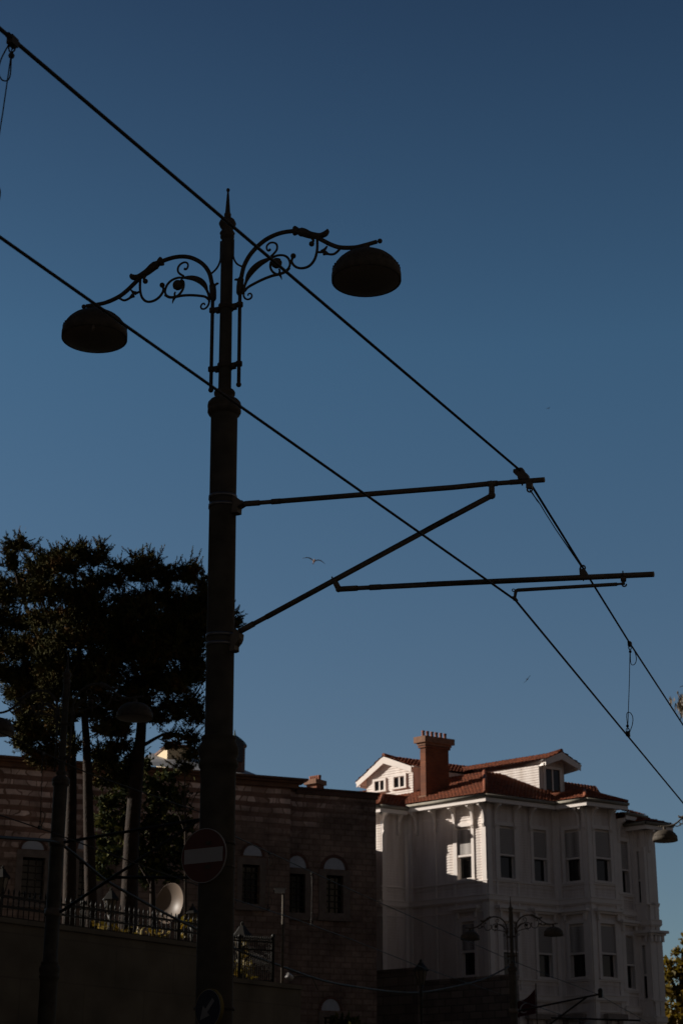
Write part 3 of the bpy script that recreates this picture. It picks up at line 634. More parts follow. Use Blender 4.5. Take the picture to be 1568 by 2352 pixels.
class Wall:
    def __init__(s, P0, e, o, L, dz=0., z0=4.2): s.P0 = V((P0.x, P0.y, 0)); s.e = e; s.o = o; s.L = L; s.dz = dz; s.holes = []; s.z0 = z0
    def u(s, p): return (hit(p, s.P0, s.o) - s.P0).dot(s.e)
    def z(s, p): return hit(p, s.P0, s.o).z
    def pt(s, u, z, d=0.): return s.P0 + s.e * u + s.o * d + V((0, 0, z))
    def bx(s, mb, u0, u1, z0, z1, d0, d1): return mb.box(s.pt((u0 + u1) / 2, (z0 + z1) / 2, (d0 + d1) / 2), u1 - u0, d1 - d0, z1 - z0, s.e, s.o)
ZS, ZP, ZL0, ZL1, ZH = 12.0, 12.86, 12.93, 13.95, 14.05      # sill, top of open pane, lattice, head
def window(W, u0, u1, dz, hood=False):
    W.holes.append((u0 - .02, u1 + .02, ZS + dz, ZH + dz))
    f = MB(); c = .13
    W.bx(f, u0 - c, u0, ZS + dz - .02, ZH + dz + .12, -.2, .055); W.bx(f, u1, u1 + c, ZS + dz - .02, ZH + dz + .12, -.2, .055)
    W.bx(f, u0, u1, ZH + dz - .02, ZH + dz + .12, -.2, .05); W.bx(f, u0 - c - .03, u1 + c + .03, ZS + dz - .10, ZS + dz - .021, -.2, .10)
    W.bx(f, u0 + .002, u1 - .002, ZP + dz, ZL0 + dz, -.14, .03)
    if hood:
        W.bx(f, u0 - .3, u1 + .3, ZH + dz + .42, ZH + dz + .52, 0, .30); W.bx(f, u0 - .22, u1 + .22, ZH + dz + .34, ZH + dz + .419, 0, .2)
        for uu in (u0 - .16, u1 + .06): W.bx(f, uu, uu + .1, ZH + dz + .1, ZH + dz + .339, .056, .16)
    o = f.build('window', M['trim'], house)
    g = MB(); g.quad(W.pt(u0, ZS + dz, -.17), W.pt(u1, ZS + dz, -.17), W.pt(u1, ZP + dz, -.17), W.pt(u0, ZP + dz, -.17)); g.build('pane', M['glass'], o)
    r = MB(); um = (u0 + u1) / 2
    W.bx(r, u0 + .001, u0 + .035, ZS + dz, ZP + dz, -.165, -.12); W.bx(r, u1 - .035, u1 - .001, ZS + dz, ZP + dz, -.165, -.12); W.bx(r, u0 + .036, u1 - .036, ZS + dz, ZS + dz + .04, -.165, -.12); r.build('sash', M['trim'], o)
    l = MB(); W.bx(l, u0 + .03, u1 - .03, ZL0 + dz + .02, ZL1 + dz - .02, -.06, -.01); l.build('lattice_screen', M['lattice'], o)
    k = MB(); W.bx(k, u0 + .001, u1 - .001, ZL0 + dz, ZH + dz - .021, -.15, -.1); k.build('upper_sash', M['trim'], o)
def bracket(W, u, dz):
    p = [(d, ZTOP + dz - z) for d, z in ((0, .02), (.40, .02), (.41, .13), (.34, .16), (.24, .20), (.16, .29), (.11, .42), (.08, .62), (.08, .74), (.11, .82), (.06, .92), (0, .94))]
    b = MB(); b.prism([W.pt(u - .05, z, d + .03) for d, z in p], W.e * .10); b.build('eave_bracket', M['trim'], house, fix=True)
FL = 3.67
wW = Wall(H(a1 + 3.4, -w1), -eL, oL, 3.4); wA = Wall(H(a1, -w1), eR, oR, w1); wL = Wall(H(a1, 0), -eL, oL, a1); wR = Wall(H(0, 0), eR, oR, b1)
wBL = Wall(H(0, b1), -eL, oL, d1); wBR = Wall(Bp, eR, oR, (B2p - V((Bp.x, Bp.y, 0))).length)
w3 = Wall(B2p, e3, o3, (D1 - B2p).length, -.36); w4 = Wall(D1, -eL, oL, (D2 - D1).length, -.72); w5 = Wall(D2, eR, oR, (D3 - D2).length, -.72)
w6 = Wall(D3, eL, -oL, 9, -.72)
def upx(W, zf, x0, x1, y): return W.u(zf(x0, y)), W.u(zf(x1, y))
wins = [(wL, Q1, 955, 1097, 1440, 0), (wR, Q1, 1366, 1512, 1440, 0), (wR, Q2, 130, 258, 1250, 0), (wBL, Q2, 448, 592, 1250, 0), (wBR, Q2, 738, 884, 1250, 0), (w3, Q2, 968, 1056, 1300, 0), (w4, Q2, 1128, 1178, 1350, 0), (w5, Q2, 1243, 1270, 1420, 0), (w5, Q2, 1282, 1308, 1420, 0),
        (wL, Q3, 1000, 1130, 990, 1), (wR, Q3, 1400, 1545, 990, 1), (wR, Q4, 176, 308, 1000, 1), (wBL, Q4, 490, 632, 1000, 1), (wBR, Q4, 784, 926, 1000, 1), (w3, Q4, 1008, 1096, 1040, 1), (w4, Q4, 1168, 1222, 1080, 1), (w5, Q4, 1286, 1312, 1080, 1), (w5, Q4, 1326, 1352, 1080, 1)]
for W, zf, x0, x1, y, lo in wins:
    ua, ub = upx(W, zf, x0, x1, y); window(W, ua, ub, W.dz - FL * lo, bool(lo))
for W, zf, xs, y in ((wL, Q1, (735, 925, 1103, 1212), 900), (wR, Q1, (1312, 1500), 900), (wR, Q2, (85,), 700), (wBL, Q2, (575, 628), 720), (wBR, Q2, (690, 865), 740), (w3, Q2, (925, 1080), 800), (w5, Q2, (1240,), 900), (wA, Q1, (215, 370), 950), (wL, Q1, (560,), 950)):
    for x in xs: bracket(W, min(max(W.u(zf(x, y)), .07), W.L - .07), W.dz)
for W in (wW, wA, wL, wR, wBL, wBR, w3, w4, w5, w6):
    b = MB(); zt = ZTOP + W.dz
    boards(b, W.P0, W.e, W.o, W.L, W.z0, zt, W.holes)
    b.build('clapboard_wall', M['white'], house)
    for k in (0, 1, 2):
        t = MB(); zb = 11.12 + W.dz - FL * k                                  # cornice between storeys
        W.bx(t, -.06, W.L + .06, zb, zb + .17, .0, .14); W.bx(t, -.03, W.L + .03, zb - .05, zb - .001, 0, .09); W.bx(t, -.03, W.L + .03, zb + .171, zb + .21, 0, .17)
        W.bx(t, -.02, W.L + .02, zb - .42, zb - .36, 0, .05)
        t.build('string_course', M['trim'], house); t = MB()
        if k < 2: W.bx(t, -.03, W.L + .03, ZS + W.dz - FL * k - .16, ZS + W.dz - FL * k - .105, 0, .075); W.bx(t, -.03, W.L + .03, ZS + W.dz - FL * k - .30, ZS + W.dz - FL * k - .26, 0, .05); t.build('sill_course', M['trim'], house)
    for ua in (0, W.L):
        if W in (w6, wW) : continue
        pi_ = MB(); s_ = .2 if ua == 0 else -.2
        W.bx(pi_, min(ua, ua + s_), max(ua, ua + s_), W.z0, zt - .01, .001, .062)
        pi_.build('corner_pilaster', M['trim'], house)
for W, xs in ((wL, (740, 925)), (wR, (1330, 1535))):                   # slim upright trims
    for x in xs:
        b = MB(); u = W.u(Q1(x, 1300)); W.bx(b, u - .045, u + .045, 7.8, ZTOP - .9, .001, .056); b.build('upright_trim', M['trim'], house)
# body behind the boards
core = [H(a1 + 3.4, -w1), H(a1, -w1), H(a1, 0), H(0, 0), H(0, b1), V((Bp.x, Bp.y, 0)), B2p, D1, D2, D3, D3 + eL * 9, H(12, b2_ + 3), H(12, -w1)]
def inset(poly, d):
    out = []; n = len(poly)
    for i in range(n):
        p0, p1, p2 = poly[i - 1], poly[i], poly[(i + 1) % n]; ea = (p1 - p0).normalized(); eb = (p2 - p1).normalized()
        na = V((ea.y, -ea.x, 0)); nb = V((eb.y, -eb.x, 0)); m = (na + nb); m = m / max(.3, m.dot(na)); out.append(p1 - m * d)
    return out
b = MB(); b.prism([p + V((0, 0, .02)) for p in inset(core, .23)], (0, 0, ZTOP - .9)); b.build('house_core', M['white'], house, fix=True)
# entrance trim of the ground floor
b = MB()
for W, x0, x1 in ((wBL, 400, 640), (wBR, 800, 990), (wR, 40, 300)):
    u0, u1 = upx(W, Q4, x0, x1, 1470); W.bx(b, u0, u1, W.z(Q4((x0 + x1) / 2, 1500)), W.z(Q4((x0 + x1) / 2, 1450)), .0, .3); W.bx(b, u0 + .1, u0 + .3, 4.2, W.z(Q4(x0, 1501)), .03, .12); W.bx(b, u1 - .3, u1 - .1, 4.2, W.z(Q4(x0, 1501)), .03, .12)
b.build('entrance_trim', M['lightstone'], house)

def tiled(name, poly, ue, parent, tw=.17, row=.24):
    """a roof slope: rows of round tiles laid over the plane of poly (eave along ue)"""
    P = [V(p) for p in poly]; n = (P[1] - P[0]).cross(P[2] - P[0]).normalized()
    if n.z < 0: n = -n
    ue = (V(ue) - n * V(ue).dot(n)).normalized(); ve = n.cross(ue)
    if ve.z < 0: ve = -ve
    o = P[0]; us = [(p - o).dot(ue) for p in P]; vs_ = [(p - o).dot(ve) for p in P]
    u0, u1, v0, v1 = min(us), max(us), min(vs_), max(vs_)
    nu = int((u1 - u0) / (tw / 4)) + 2; nr = int((v1 - v0) / row) + 1
    bm = bmesh.new(); prev = None
    for r in range(nr + 1):
        for k, (vv, hh) in enumerate(((v0 + r * row, .045), (v0 + (r + 1) * row - .004, .0))):
            line = []
            for i in range(nu):
                u = u0 + i * tw / 4; ph = (u / tw) % 1
                jit = random.Random(int(u / tw) * 131 + r * 17 + len(name)).uniform(-.006, .006)
                line.append(bm.verts.new(o + ue * u + ve * vv + n * (hh + .035 * abs(sin(pi * ph)) + jit)))
            if prev:
                for i in range(nu - 1): bm.faces.new((prev[i], prev[i + 1], line[i + 1], line[i]))
            prev = line
    c = sum(P, V()) / len(P)
    for i in range(len(P)):
        p, q = P[i], P[(i + 1) % len(P)]; nn = n.cross(q - p)
        if nn.length < 1e-6: continue
        if nn.dot(c - p) > 0: nn = -nn
        bmesh.ops.bisect_plane(bm, geom=bm.verts[:] + bm.edges[:] + bm.faces[:], plane_co=p, plane_no=nn, clear_outer=True)
    bmesh.ops.recalc_face_normals(bm, faces=bm.faces)
    me = bpy.data.meshes.new(name); bm.to_mesh(me); bm.free(); me.materials.append(M['tile'])
    ob = bpy.data.objects.new(name, me); COL.objects.link(ob); ob.parent = parent
    r = parent
    while r.parent: r = r.parent
    me.transform(Matrix.LocRotScale(r.location, r.rotation_euler, r.scale).inverted())
    return ob
def ridge(mb, a, b, r=.085): mb.tube([a, b], r, 8)
TP = .46
hz = lambda s: ZE + TP * s
t_ = 3.2; s_ = t_ + OO; A9 = 11.; B9 = 9.
rf = tiled('roof', [H(-OO, -OO, ZE), H(A9, -OO, ZE), H(A9, t_, hz(s_)), H(t_, t_, hz(s_))], eL, house)
tiled('roof_slope', [H(-OO, -OO, ZE), H(-OO, B9 - 3.4, ZE), H(t_, B9, hz(s_)), H(t_, t_, hz(s_))], eR, house)
b = MB(); ridge(b, H(-OO, -OO, ZE + .06), H(t_, t_, hz(s_) + .06)); b.quad(H(t_, t_, hz(s_)), H(A9, t_, hz(s_)), H(A9, B9, hz(s_)), H(t_, B9, hz(s_))); b.build('roof_ridge', M['tile'], house)
# wing roof and bay roof: small hips that run back into the main slopes
def hip(a0, b0, along, ln, wid, name, dz=0.):
    """hip roof whose outer corner eave is (a0,b0); along 'b': ridge runs to +b, 'a': ridge runs to +a"""
    h = wid / 2
    if along == 'b':
        q = [H(a0, b0, (ZE + dz)), H(a0 + wid, b0, (ZE + dz)), H(a0 + h, b0 + h, (ZE + dz) + TP * h)]
        r1 = H(a0 + h, b0 + ln, (ZE + dz) + TP * h)
        tiled(name, q, eL, house); tiled(name, [q[0], q[2], r1, H(a0, b0 + ln, (ZE + dz))], eR, house); tiled(name, [q[1], q[2], r1, H(a0 + wid, b0 + ln, (ZE + dz))], eR, house)
    else:
        q = [H(a0, b0, (ZE + dz)), H(a0, b0 + wid, (ZE + dz)), H(a0 + h, b0 + h, (ZE + dz) + TP * h)]
        r1 = H(a0 + ln, b0 + h, (ZE + dz) + TP * h)
        tiled(name, q, eR, house); tiled(name, [q[0], q[2], r1, H(a0 + ln, b0, (ZE + dz))], eL, house); tiled(name, [q[1], q[2], r1, H(a0 + ln, b0 + wid, (ZE + dz))], eL, house)
    b = MB(); ridge(b, q[0] + V((0, 0, .05)), q[2] + V((0, 0, .05))); ridge(b, q[1] + V((0, 0, .05)), q[2] + V((0, 0, .05))); ridge(b, q[2] + V((0, 0, .05)), r1 + V((0, 0, .05))); b.build('roof_ridge', M['tile'], house)
hip(a1 - OO, -w1 - OO, 'b', 4.2, 2.9, 'wing_roof', -.10)
hip(-d1 - OO, b1 - OO, 'a', 4.6, OO + b2_ - b1 + .12, 'bay_roof')
# eaves: fascia, gutter and soffit along every wall top
def eave(pts, wallpts, dz0, name='fascia', low=()):
    for i in range(len(pts) - 1):
        dz = dz0 - (.10 if i in low else 0)
        p, q = pts[i], pts[i + 1]; e = (q - p).normalized(); o = V((e.y, -e.x, 0)); L = (q - p).length
        f = MB(); f.box((p + q) / 2 + o * -.02 + V((0, 0, (ZF0 + ZF1) / 2 + dz)), L, .045, ZF1 - ZF0, e, o); f.build(name, M['trim'], house)
        g = MB(); g.tube([p + o * .05 + V((0, 0, ZF1 + dz + .07)), q + o * .05 + V((0, 0, ZF1 + dz + .07))], .065, 8)
        g.box((p + q) / 2 - o * .03 + V((0, 0, ZF1 + dz + .065)), L, .06, .12, e, o); g.build('gutter', M['gutter'], house)
        s = MB(); s.prism([x + V((0, 0, ZTOP + dz)) for x in (p - o * .05, q - o * .05, wallpts[i + 1] - o * .15, wallpts[i] - o * .15)], (0, 0, .03)); s.build('soffit', M['trim'], house, fix=True)
M['gutter'] = mat('grey_green_gutter', (.27, .245, .20), .75, noise=.15)
cw = [(a1 + 3.4, -w1), (a1, -w1), (a1, 0), (0, 0), (0, b1), (-d1, b1), (-d1, b2_)]
eave([H(a - OO, b_ - (OO if i < len(cw) - 1 else -.1)) for i, (a, b_) in enumerate(cw)], [H(a, b_) for a, b_ in cw], 0, low=(0, 1))
def mitre(P, d):
    out = []
    for i, p in enumerate(P):
        es = [(P[j + 1] - P[j]).normalized() for j in (i - 1, i) if 0 <= j < len(P) - 1]; ns_ = [V((e.y, -e.x, 0)) for e in es]; m = sum(ns_, V()); m = m / m.dot(ns_[0]); out.append(p + m * d)
    return out
P2 = [B2p + e3 * .1, D1 + e3 * .35]; E2 = mitre(P2, .5); eave(E2, P2, -.36)
P3 = [D1 - eL * -.1, D2, D3, D3 + eL * 6]; E3 = mitre(P3, .45); eave(E3, P3, -.72)
up2 = V((0, 0, ZE - .36)); tiled('lower_roof', [E2[0] + up2, E2[1] + up2, E2[1] - o3 * 3 + up2 + V((0, 0, 1.1)), E2[0] - o3 * 3 + up2 + V((0, 0, 1.1))], e3, house)
up3 = V((0, 0, ZE - .72)); apx = (D2 + D3) / 2 + eL * 1.2 + up3 + V((0, 0, .62)); bk = apx + eL * 4
tiled('lower_roof', [E3[1] + up3, E3[2] + up3, apx], eR, house); tiled('lower_roof', [E3[1] + up3, apx, bk, E3[1] + eL * 5 + up3], eL, house); tiled('lower_roof', [E3[2] + up3, apx, bk, E3[3] + up3], eL, house)
# balcony panels of the stepped end
for W, k in ((w4, 0), (w4, 1)):
    b = MB(); z = 11.33 + W.dz - FL * k; W.bx(b, .02, W.L - .02, z, z + .6, .10, .14); W.bx(b, 0, W.L, z + .601, z + .66, .08, .17)
    for i in range(3): W.bx(b, .08 + i * (W.L - .22) / 2, .14 + i * (W.L - .22) / 2, z + .02, z + .58, .141, .16)
    b.build('balcony_panel', M['trim'], house)

# dormers
NLs = (H(1, 0) - H(0, 0)).cross(H(0, 1, TP) - H(0, 0)).normalized()         # left slope plane normal
NRs = (H(0, 1) - H(0, 0)).cross(H(1, 0, TP) - H(0, 0)).normalized()
E0 = H(-OO, -OO, ZE)
def gable(name, base, e, back, wl, wr, ztopl, tipl, apex, tipr, zbot, length, label, wins_, zf, ov):
    """gable end: wall between wl..wr along e from base, roof over it running back"""
    o = -back; dr = empty(name) if False else None
    W = Wall(base, e, V((e.y, -e.x, 0)) if V((e.y, -e.x, 0)).dot(back) < 0 else V((-e.y, e.x, 0)), wr - wl); W.P0 = base + e * wl
    W.P0.z = 0
    U = lambda p: (W.u(zf(*p)), W.z(zf(*p)))
    (tu0, tz0), (au, az_), (tu1, tz1) = U(tipl), U(apex), U(tipr)
    body = MB()
    def ztop(u): return az_ - .12 + (tz0 - az_) * (au - u) / (au - tu0) if u < au else az_ - .12 + (tz1 - az_) * (u - au) / (tu1 - au)
    L = W.L; poly = [(0, zbot), (L, zbot), (L, ztop(L)), (au, ztop(au)), (0, ztop(0))]
    body.prism([W.pt(u, z, -.06) for u, z in poly], back * length)
    d = body.build(name, M['white'], house, fix=True)
    bd = MB(); holes = []
    for (x0, x1, y0, y1) in wins_:
        (ua, za), (ub, zb) = U((x0, y1)), U((x1, y0)); holes.append((ua, ub, za, zb))
    z = zbot
    while z < az_ - .15:
        lo = 0; hi = L
        if z > ztop(0): lo = au - (az_ - .12 - z) * (au - 0) / max(.01, (az_ - .12 - ztop(0)))
        if z > ztop(L): hi = au + (az_ - .12 - z) * (L - au) / max(.01, (az_ - .12 - ztop(L)))
        for a, b_ in spans(holes, z + .05, hi, lo):
            bd.quad(W.pt(a, z, -.03), W.pt(b_, z, -.03), W.pt(b_, z + .105, -.05), W.pt(a, z + .105, -.05)); bd.quad(W.pt(a, z, -.055), W.pt(b_, z, -.055), W.pt(b_, z, -.03), W.pt(a, z, -.03))
        z += .105
    for u0s in (0, L):                                                    # boarded cheeks
        sg = -1 if u0s == 0 else 1; zz_ = zbot
        while zz_ < ztop(u0s) - .02:
            q = lambda dd, z, out: W.pt(u0s, z, -.06) + back * dd + e * (sg * out)
            bd.quad(q(0, zz_, .03), q(length, zz_, .03), q(length, zz_ + .105, .012), q(0, zz_ + .105, .012)); bd.quad(q(0, zz_, 0), q(length, zz_, 0), q(length, zz_, .03), q(0, zz_, .03)); zz_ += .105
    bd.build('cladding', M['white'], d)
    for (ua, ub, za, zb) in holes:
        f = MB(); c = .1
        W.bx(f, ua - c, ua, za - .05, zb + c, -.05, .02); W.bx(f, ub, ub + c, za - .05, zb + c, -.05, .02); W.bx(f, ua, ub, zb, zb + c, -.05, .018); W.bx(f, ua - c - .03, ub + c + .03, za - .12, za - .051, -.05, .05)
        um = (ua + ub) / 2
        W.bx(f, um - .03, um + .03, za - .05, zb, -.052, -.01); f.build('dormer_window', M['trim'], d)
        g = MB(); W.bx(g, ua, ub, za - .05, zb, -.058, -.053); g.build('dormer_pane', M['glass'], d)
    # barge boards and roof
    bb = MB(); T = .30
    for (u, z) in ((tu0, tz0), (tu1, tz1)):
        p = [W.pt(u, z, ov), W.pt(au, az_, ov), W.pt(au, az_ - T, ov), W.pt(u, z - T * .8, ov)]; bb.prism(p, W.o * -.05)
        p = [W.pt(u, z - .08, ov - .05), W.pt(au, az_ - .08, ov - .05), W.pt(au, az_ - .12, ov - .05), W.pt(u, z - .12, ov - .05)]; bb.prism(p, W.o * -(ov + length - .3))
    bb.build('barge_board', M['trim'], d, fix=True)
    k = 1.0; 
    for (u, z), sg in (((tu0, tz0), 1), ((tu1, tz1), -1)):
        du = (u - au); dz_ = z - az_
        lo = W.pt(au + du * 1.04, az_ + dz_ * 1.04, ov + .03); hi_ = W.pt(au, az_ + .01, ov + .03)
        tiled('dormer_roof', [lo, hi_, hi_ + back * (length + ov), lo + back * (length + ov)], back, d)
        b = MB(); b.tube([W.pt(u, z - .02, ov - .06) + e * (.03 * (-sg)), W.pt(u, z - .02, -length + .5) + e * (.03 * (-sg))], .06, 8); b.box(W.pt(u, z - .13, (ov - .05 - length) / 2) + e * (.03 * sg), .04, length + ov - .3, .15, e, W.o); b.build('dormer_gutter', M['trim'], d)
    b = MB(); ridge(b, W.pt(au, az_ + .07, ov), W.pt(au, az_ + .07, -length), .08); b.build('dormer_ridge', M['tile'], d)
    return d
gb = H(0, 1.3)
Wt = Wall(gb, -eL, oL, 1)
gable('dormer', gb, -eL, eR, Wt.u(Q1(58, 660)), Wt.u(Q1(512, 650)), 0, (-18, 612), (243, 362), (516, 458), Wt.z(Q1(300, 800)) - .6, 6., '', [(142, 232, 590, 688), (330, 430, 545, 655)], Q1, .13)
q = hit(Q2(200, 482), E0, NRs); q.z = 0
Wt = Wall(q, eR, oR, 1)
gable('dormer', q, eR, eL, 0, Wt.u(Q2(440, 515)), 0, (186, 195), (345, 124), (530, 250), hit(Q2(200, 482), E0, NRs).z - .9, 5.2, '', [(252, 385, 285, 470)], Q2, .42)
# chimney
cb = hit(Q1(645, 760), E0, NLs); cz0 = cb.z - .8; cb.z = 0
WC = Wall(cb, eR, oR, 1); cz1 = WC.z(Q1(640, 232)); cL = WC.u(Q1(868, 500)); cD = .27
ch = MB(); ch.prism([cb + V((0, 0, cz0)), cb + eR * cL + V((0, 0, cz0)), cb + eR * cL + eL * cD + V((0, 0, cz0)), cb + eL * cD + V((0, 0, cz0))], (0, 0, cz1 - cz0)); cho = ch.build('chimney', M['brick'], house, fix=True)
zr = WC.z(Q1(645, 255)); ch = MB()
ch.prism([cb + eR * x + eL * y + V((0, 0, zr - .06)) for x, y in ((-.05, -.05), (cL + .05, -.05), (cL + .05, cD + .05), (-.05, cD + .05))], (0, 0, .09)); ch.build('brick_band', M['brick'], cho, fix=True)
ch = MB(); zc1 = WC.z(Q1(630, 160)); zc0 = cz1 - .05
for k, (g_, za, zb) in enumerate(((.08, zc0, zc0 + .1), (.16, zc0 + .1, zc1))): ch.prism([cb + eR * x + eL * y + V((0, 0, za + .002 * k)) for x, y in ((-g_, -g_), (cL + g_, -g_), (cL + g_, cD + g_), (-g_, cD + g_))], (0, 0, zb - za))
ch.build('chimney_cap', M['cap'], cho, fix=True)
for k in range(6):
    p = cb + eR * (.03 + (cL - .06) * k / 5) + eL * (cD * .5) + V((0, 0, zc1)); p_ = MB().lathe([(.08, 0), (.075, .04), (.062, .08), (.062, .20 + .02 * (k % 2)), (.072, .225), (.07, .26), (.05, .26), (.045, .15)], 12, p); p_.build('chimney_pot', M['pot'], cho)
b = MB(); b.prism([cb + eR * x + eL * y + V((0, 0, cz0 + .75)) for x, y in ((-.06, -.06), (cL + .06, -.06), (cL + .06, cD + .06), (-.06, cD + .06))], (0, 0, .14)); b.build('chimney_flashing', M['cap'], cho, fix=True)

# ------------------------------------------------------------------ the stone building
B20 = radians(20); sE = V((cos(B20), sin(B20), 0)); sO = V((sin(B20), -cos(B20), 0))
S0 = at((668, 1800), 58.); S0.z = 0
stone = empty('stone_building', S0, B20); tag(stone, 'long old building of banded stone and brick with lunette windows behind the trees', 'building')
WA = Wall(S0, sE, sO, 1); WB = Wall(S0 - sO * .25, sE, sO, 1)
zA = WA.z((668, 1792)); zB = WB.z((760, 1818)); uA0 = WA.u((-120, 1800)); uB1 = WB.u((863, 1850))
def grid(mb, W, u0, u1, z0, z1, holes, depth=.28):
    us = sorted({u0, u1, *[h[0] for h in holes], *[h[1] for h in holes]}); zs = sorted({z0, z1, *[h[2] for h in holes], *[h[3] for h in holes]})
    for a, b_ in zip(us, us[1:]):
        for c, d in zip(zs, zs[1:]):
            if any(h[0] <= (a + b_) / 2 <= h[1] and h[2] <= (c + d) / 2 <= h[3] for h in holes): continue
            mb.quad(W.pt(a, c), W.pt(b_, c), W.pt(b_, d), W.pt(a, d))
    for h in holes:
        a, b_, c, d = h; p = lambda u, z, k: W.pt(u, z, -k)
        for (q, r) in (((a, c), (b_, c)), ((b_, c), (b_, d)), ((b_, d), (a, d)), ((a, d), (a, c))): mb.quad(p(*q, 0), p(*r, 0), p(*r, depth), p(*q, depth))
def stone_window(W, lun, rect, frame):
    """lunette (x0,x1,ytop,ybottom), opening and stone frame boxes, in S2 zoom pixels"""
    ux = lambda x, y: W.u(S2(x, y)); zy = lambda x, y: W.z(S2(x, y))
    cx = (rect[0] + rect[1]) / 2
    ra = (ux(rect[0], rect[3]), ux(rect[1], rect[3]), zy(cx, rect[3]), zy(cx, rect[2])); fa = (ux(frame[0], frame[3]), ux(frame[1], frame[3]), zy(cx, frame[3]), zy(cx, frame[2]))
    W.holes.append(ra); f = MB(); d = .05
    W.bx(f, fa[0], ra[0], fa[2], fa[3], -.27, d); W.bx(f, ra[1], fa[1], fa[2], fa[3], -.27, d); W.bx(f, ra[0], ra[1], ra[3], fa[3], -.27, d - .003); W.bx(f, ra[0], ra[1], fa[2], ra[2], -.27, d - .003)
    W.bx(f, fa[0] - .05, fa[1] + .05, fa[2] - .09, fa[2] - .001, -.1, .12)
    o = f.build('window', M['surround'], stone)
    g = MB(); W.bx(g, ra[0], ra[1], ra[2], ra[3], -.30, -.25); g.build('pane', M['glass'], o)
    g = MB(); um = (ra[0] + ra[1]) / 2
    for k in range(1, 3): u = ra[0] + (ra[1] - ra[0]) * k / 3; W.bx(g, u - .012, u + .012, ra[2], ra[3], -.22, -.2)
    for k in range(1, 6): z = ra[2] + (ra[3] - ra[2]) * k / 6; W.bx(g, ra[0], ra[1], z - .012, z + .012, -.199, -.18)
    g.build('window_bars', M['iron'], o)
    if lun:
        l0, l1, zt, zb = ux(lun[0], lun[3]), ux(lun[1], lun[3]), zy(cx, lun[2]), zy(cx, lun[3]); c = (l0 + l1) / 2; r = (l1 - l0) / 2
        g = MB(); n = 16; pts = [(c + r * cos(pi * k / n), zb + (zt - zb) * sin(pi * k / n)) for k in range(n + 1)]
        g.prism([W.pt(u, z, -.05) for u, z in pts], W.o * .062); g.build('lunette', M['plaster'], o, fix=True)
        g = MB()
        for k in range(n):
            a, b_ = pi * k / n, pi * (k + 1) / n; P_ = lambda t, s: (c + r * s * cos(t), zb + (zt - zb) * s * sin(t))
            g.prism([W.pt(*P_(a, 1), 0), W.pt(*P_(b_, 1), 0), W.pt(*P_(b_, 1.28), 0), W.pt(*P_(a, 1.28), 0)], W.o * .03)
        g.build('brick_arch', M['brickdark'], o, fix=True)
M['brickdark'] = brickmat('old_dark_brick', (.13, .055, .04), (.10, .045, .032), (.11, .075, .06), .3, .075, .012, .4, .4)
stone_window(WA, (98, 200, 545, 585), (92, 196, 622, 812), (62, 238, 590, 835))
stone_window(WA, (352, 428, 532, 585), (350, 430, 640, 820), (325, 456, 600, 842))
stone_window(WA, (1100, 1184, 566, 613), (1092, 1172, 655, 832), (1068, 1198, 626, 850))
stone_window(WB, (1300, 1384, 614, 668), (1300, 1378, 696, 872), (1272, 1404, 672, 893))
stone_window(WB, (1463, 1559, 624, 676), (1474, 1551, 704, 874), (1440, 1580, 680, 898))
stone_window(WB, (1452, 1536, 1262, 1315), (1462, 1526, 1345, 1460), (1440, 1548, 1322, 1480))
b = MB(); grid(b, WA, uA0, .0, 0., zA, WA.holes); b.build('facade', M['banded'], stone)
b = MB(); grid(b, WB, .0, uB1, 0., zB, WB.holes)
re_ = WB.pt(uB1, 0); b.quad(re_, re_ + V((-.1, 13, 0)), re_ + V((-.1, 13, zB)), re_ + V((0, 0, zB))); b.build('lower_facade', M['banded'], stone)
b = MB(); b.quad(WB.pt(0, zB - .02, 0), WB.pt(uB1, zB - .02, 0), re_ + V((-.1, 13, zB - .02)), WB.pt(0, zB - .02, -12)); b.quad(WA.pt(0, 0, 0), WA.pt(0, 0, -12), WA.pt(0, zA, -12), WA.pt(0, zA, 0)); b.quad(WA.pt(uA0, zA - .02, 0), WA.pt(0, zA - .02, 0), WA.pt(0, zA - .02, -12), WA.pt(uA0, zA - .02, -12)); b.build('flat_roof', M['lead'], stone)
b = MB()
WA.bx(b, uA0, .25, zA - .28, zA - .13, -.1, .12); WA.bx(b, uA0, .38, zA - .129, zA - .05, -.1, .24); WA.bx(b, uA0, .5, zA - .049, zA + .02, -.1, .36)
b.build('cornice', M['copper'], stone)
b = MB(); WB.bx(b, .26, uB1 + .05, zB - .16, zB + .0, -.2, .08); WB.bx(b, .1, uB1 + .09, zB + .001, zB + .06, -.2, .13); b.build('parapet', M['brickdark'], stone)
# hipped lead roof, cream roof hut, turret and chimneys
rp = lambda x, y, Y: at(S2(x, y), Y)
p0, p1, p2_, p3_ = rp(600, 182, 60.5), rp(1200, 248, 62), rp(960, 168, 67), rp(690, 150, 67)
b = MB(); b.quad(p0 + V((0, 0, -.12)), p1 + V((0, 0, -.12)), p2_, p3_); b.build('lead_roof', M['lead'], stone)
hb = rp(712, 190, 64.); ht = rp(712, 128, 64.)
b = MB(); wd = (rp(832, 160, 64.) - rp(716, 160, 64.)).x; b.box(V((hb.x + wd * .5, hb.y + 1, (hb.z + ht.z) / 2 - .2)), wd * .9, 1.6, ht.z - hb.z + .6, sE, -sO); b.build('roof_hut', M['cream'], stone)
b = MB(); b.box(V((hb.x + wd * .5, hb.y + 1, ht.z + .13)), wd * 1.0, 1.9, .1, sE, -sO); b.build('hut_roof', M['copper'], stone)
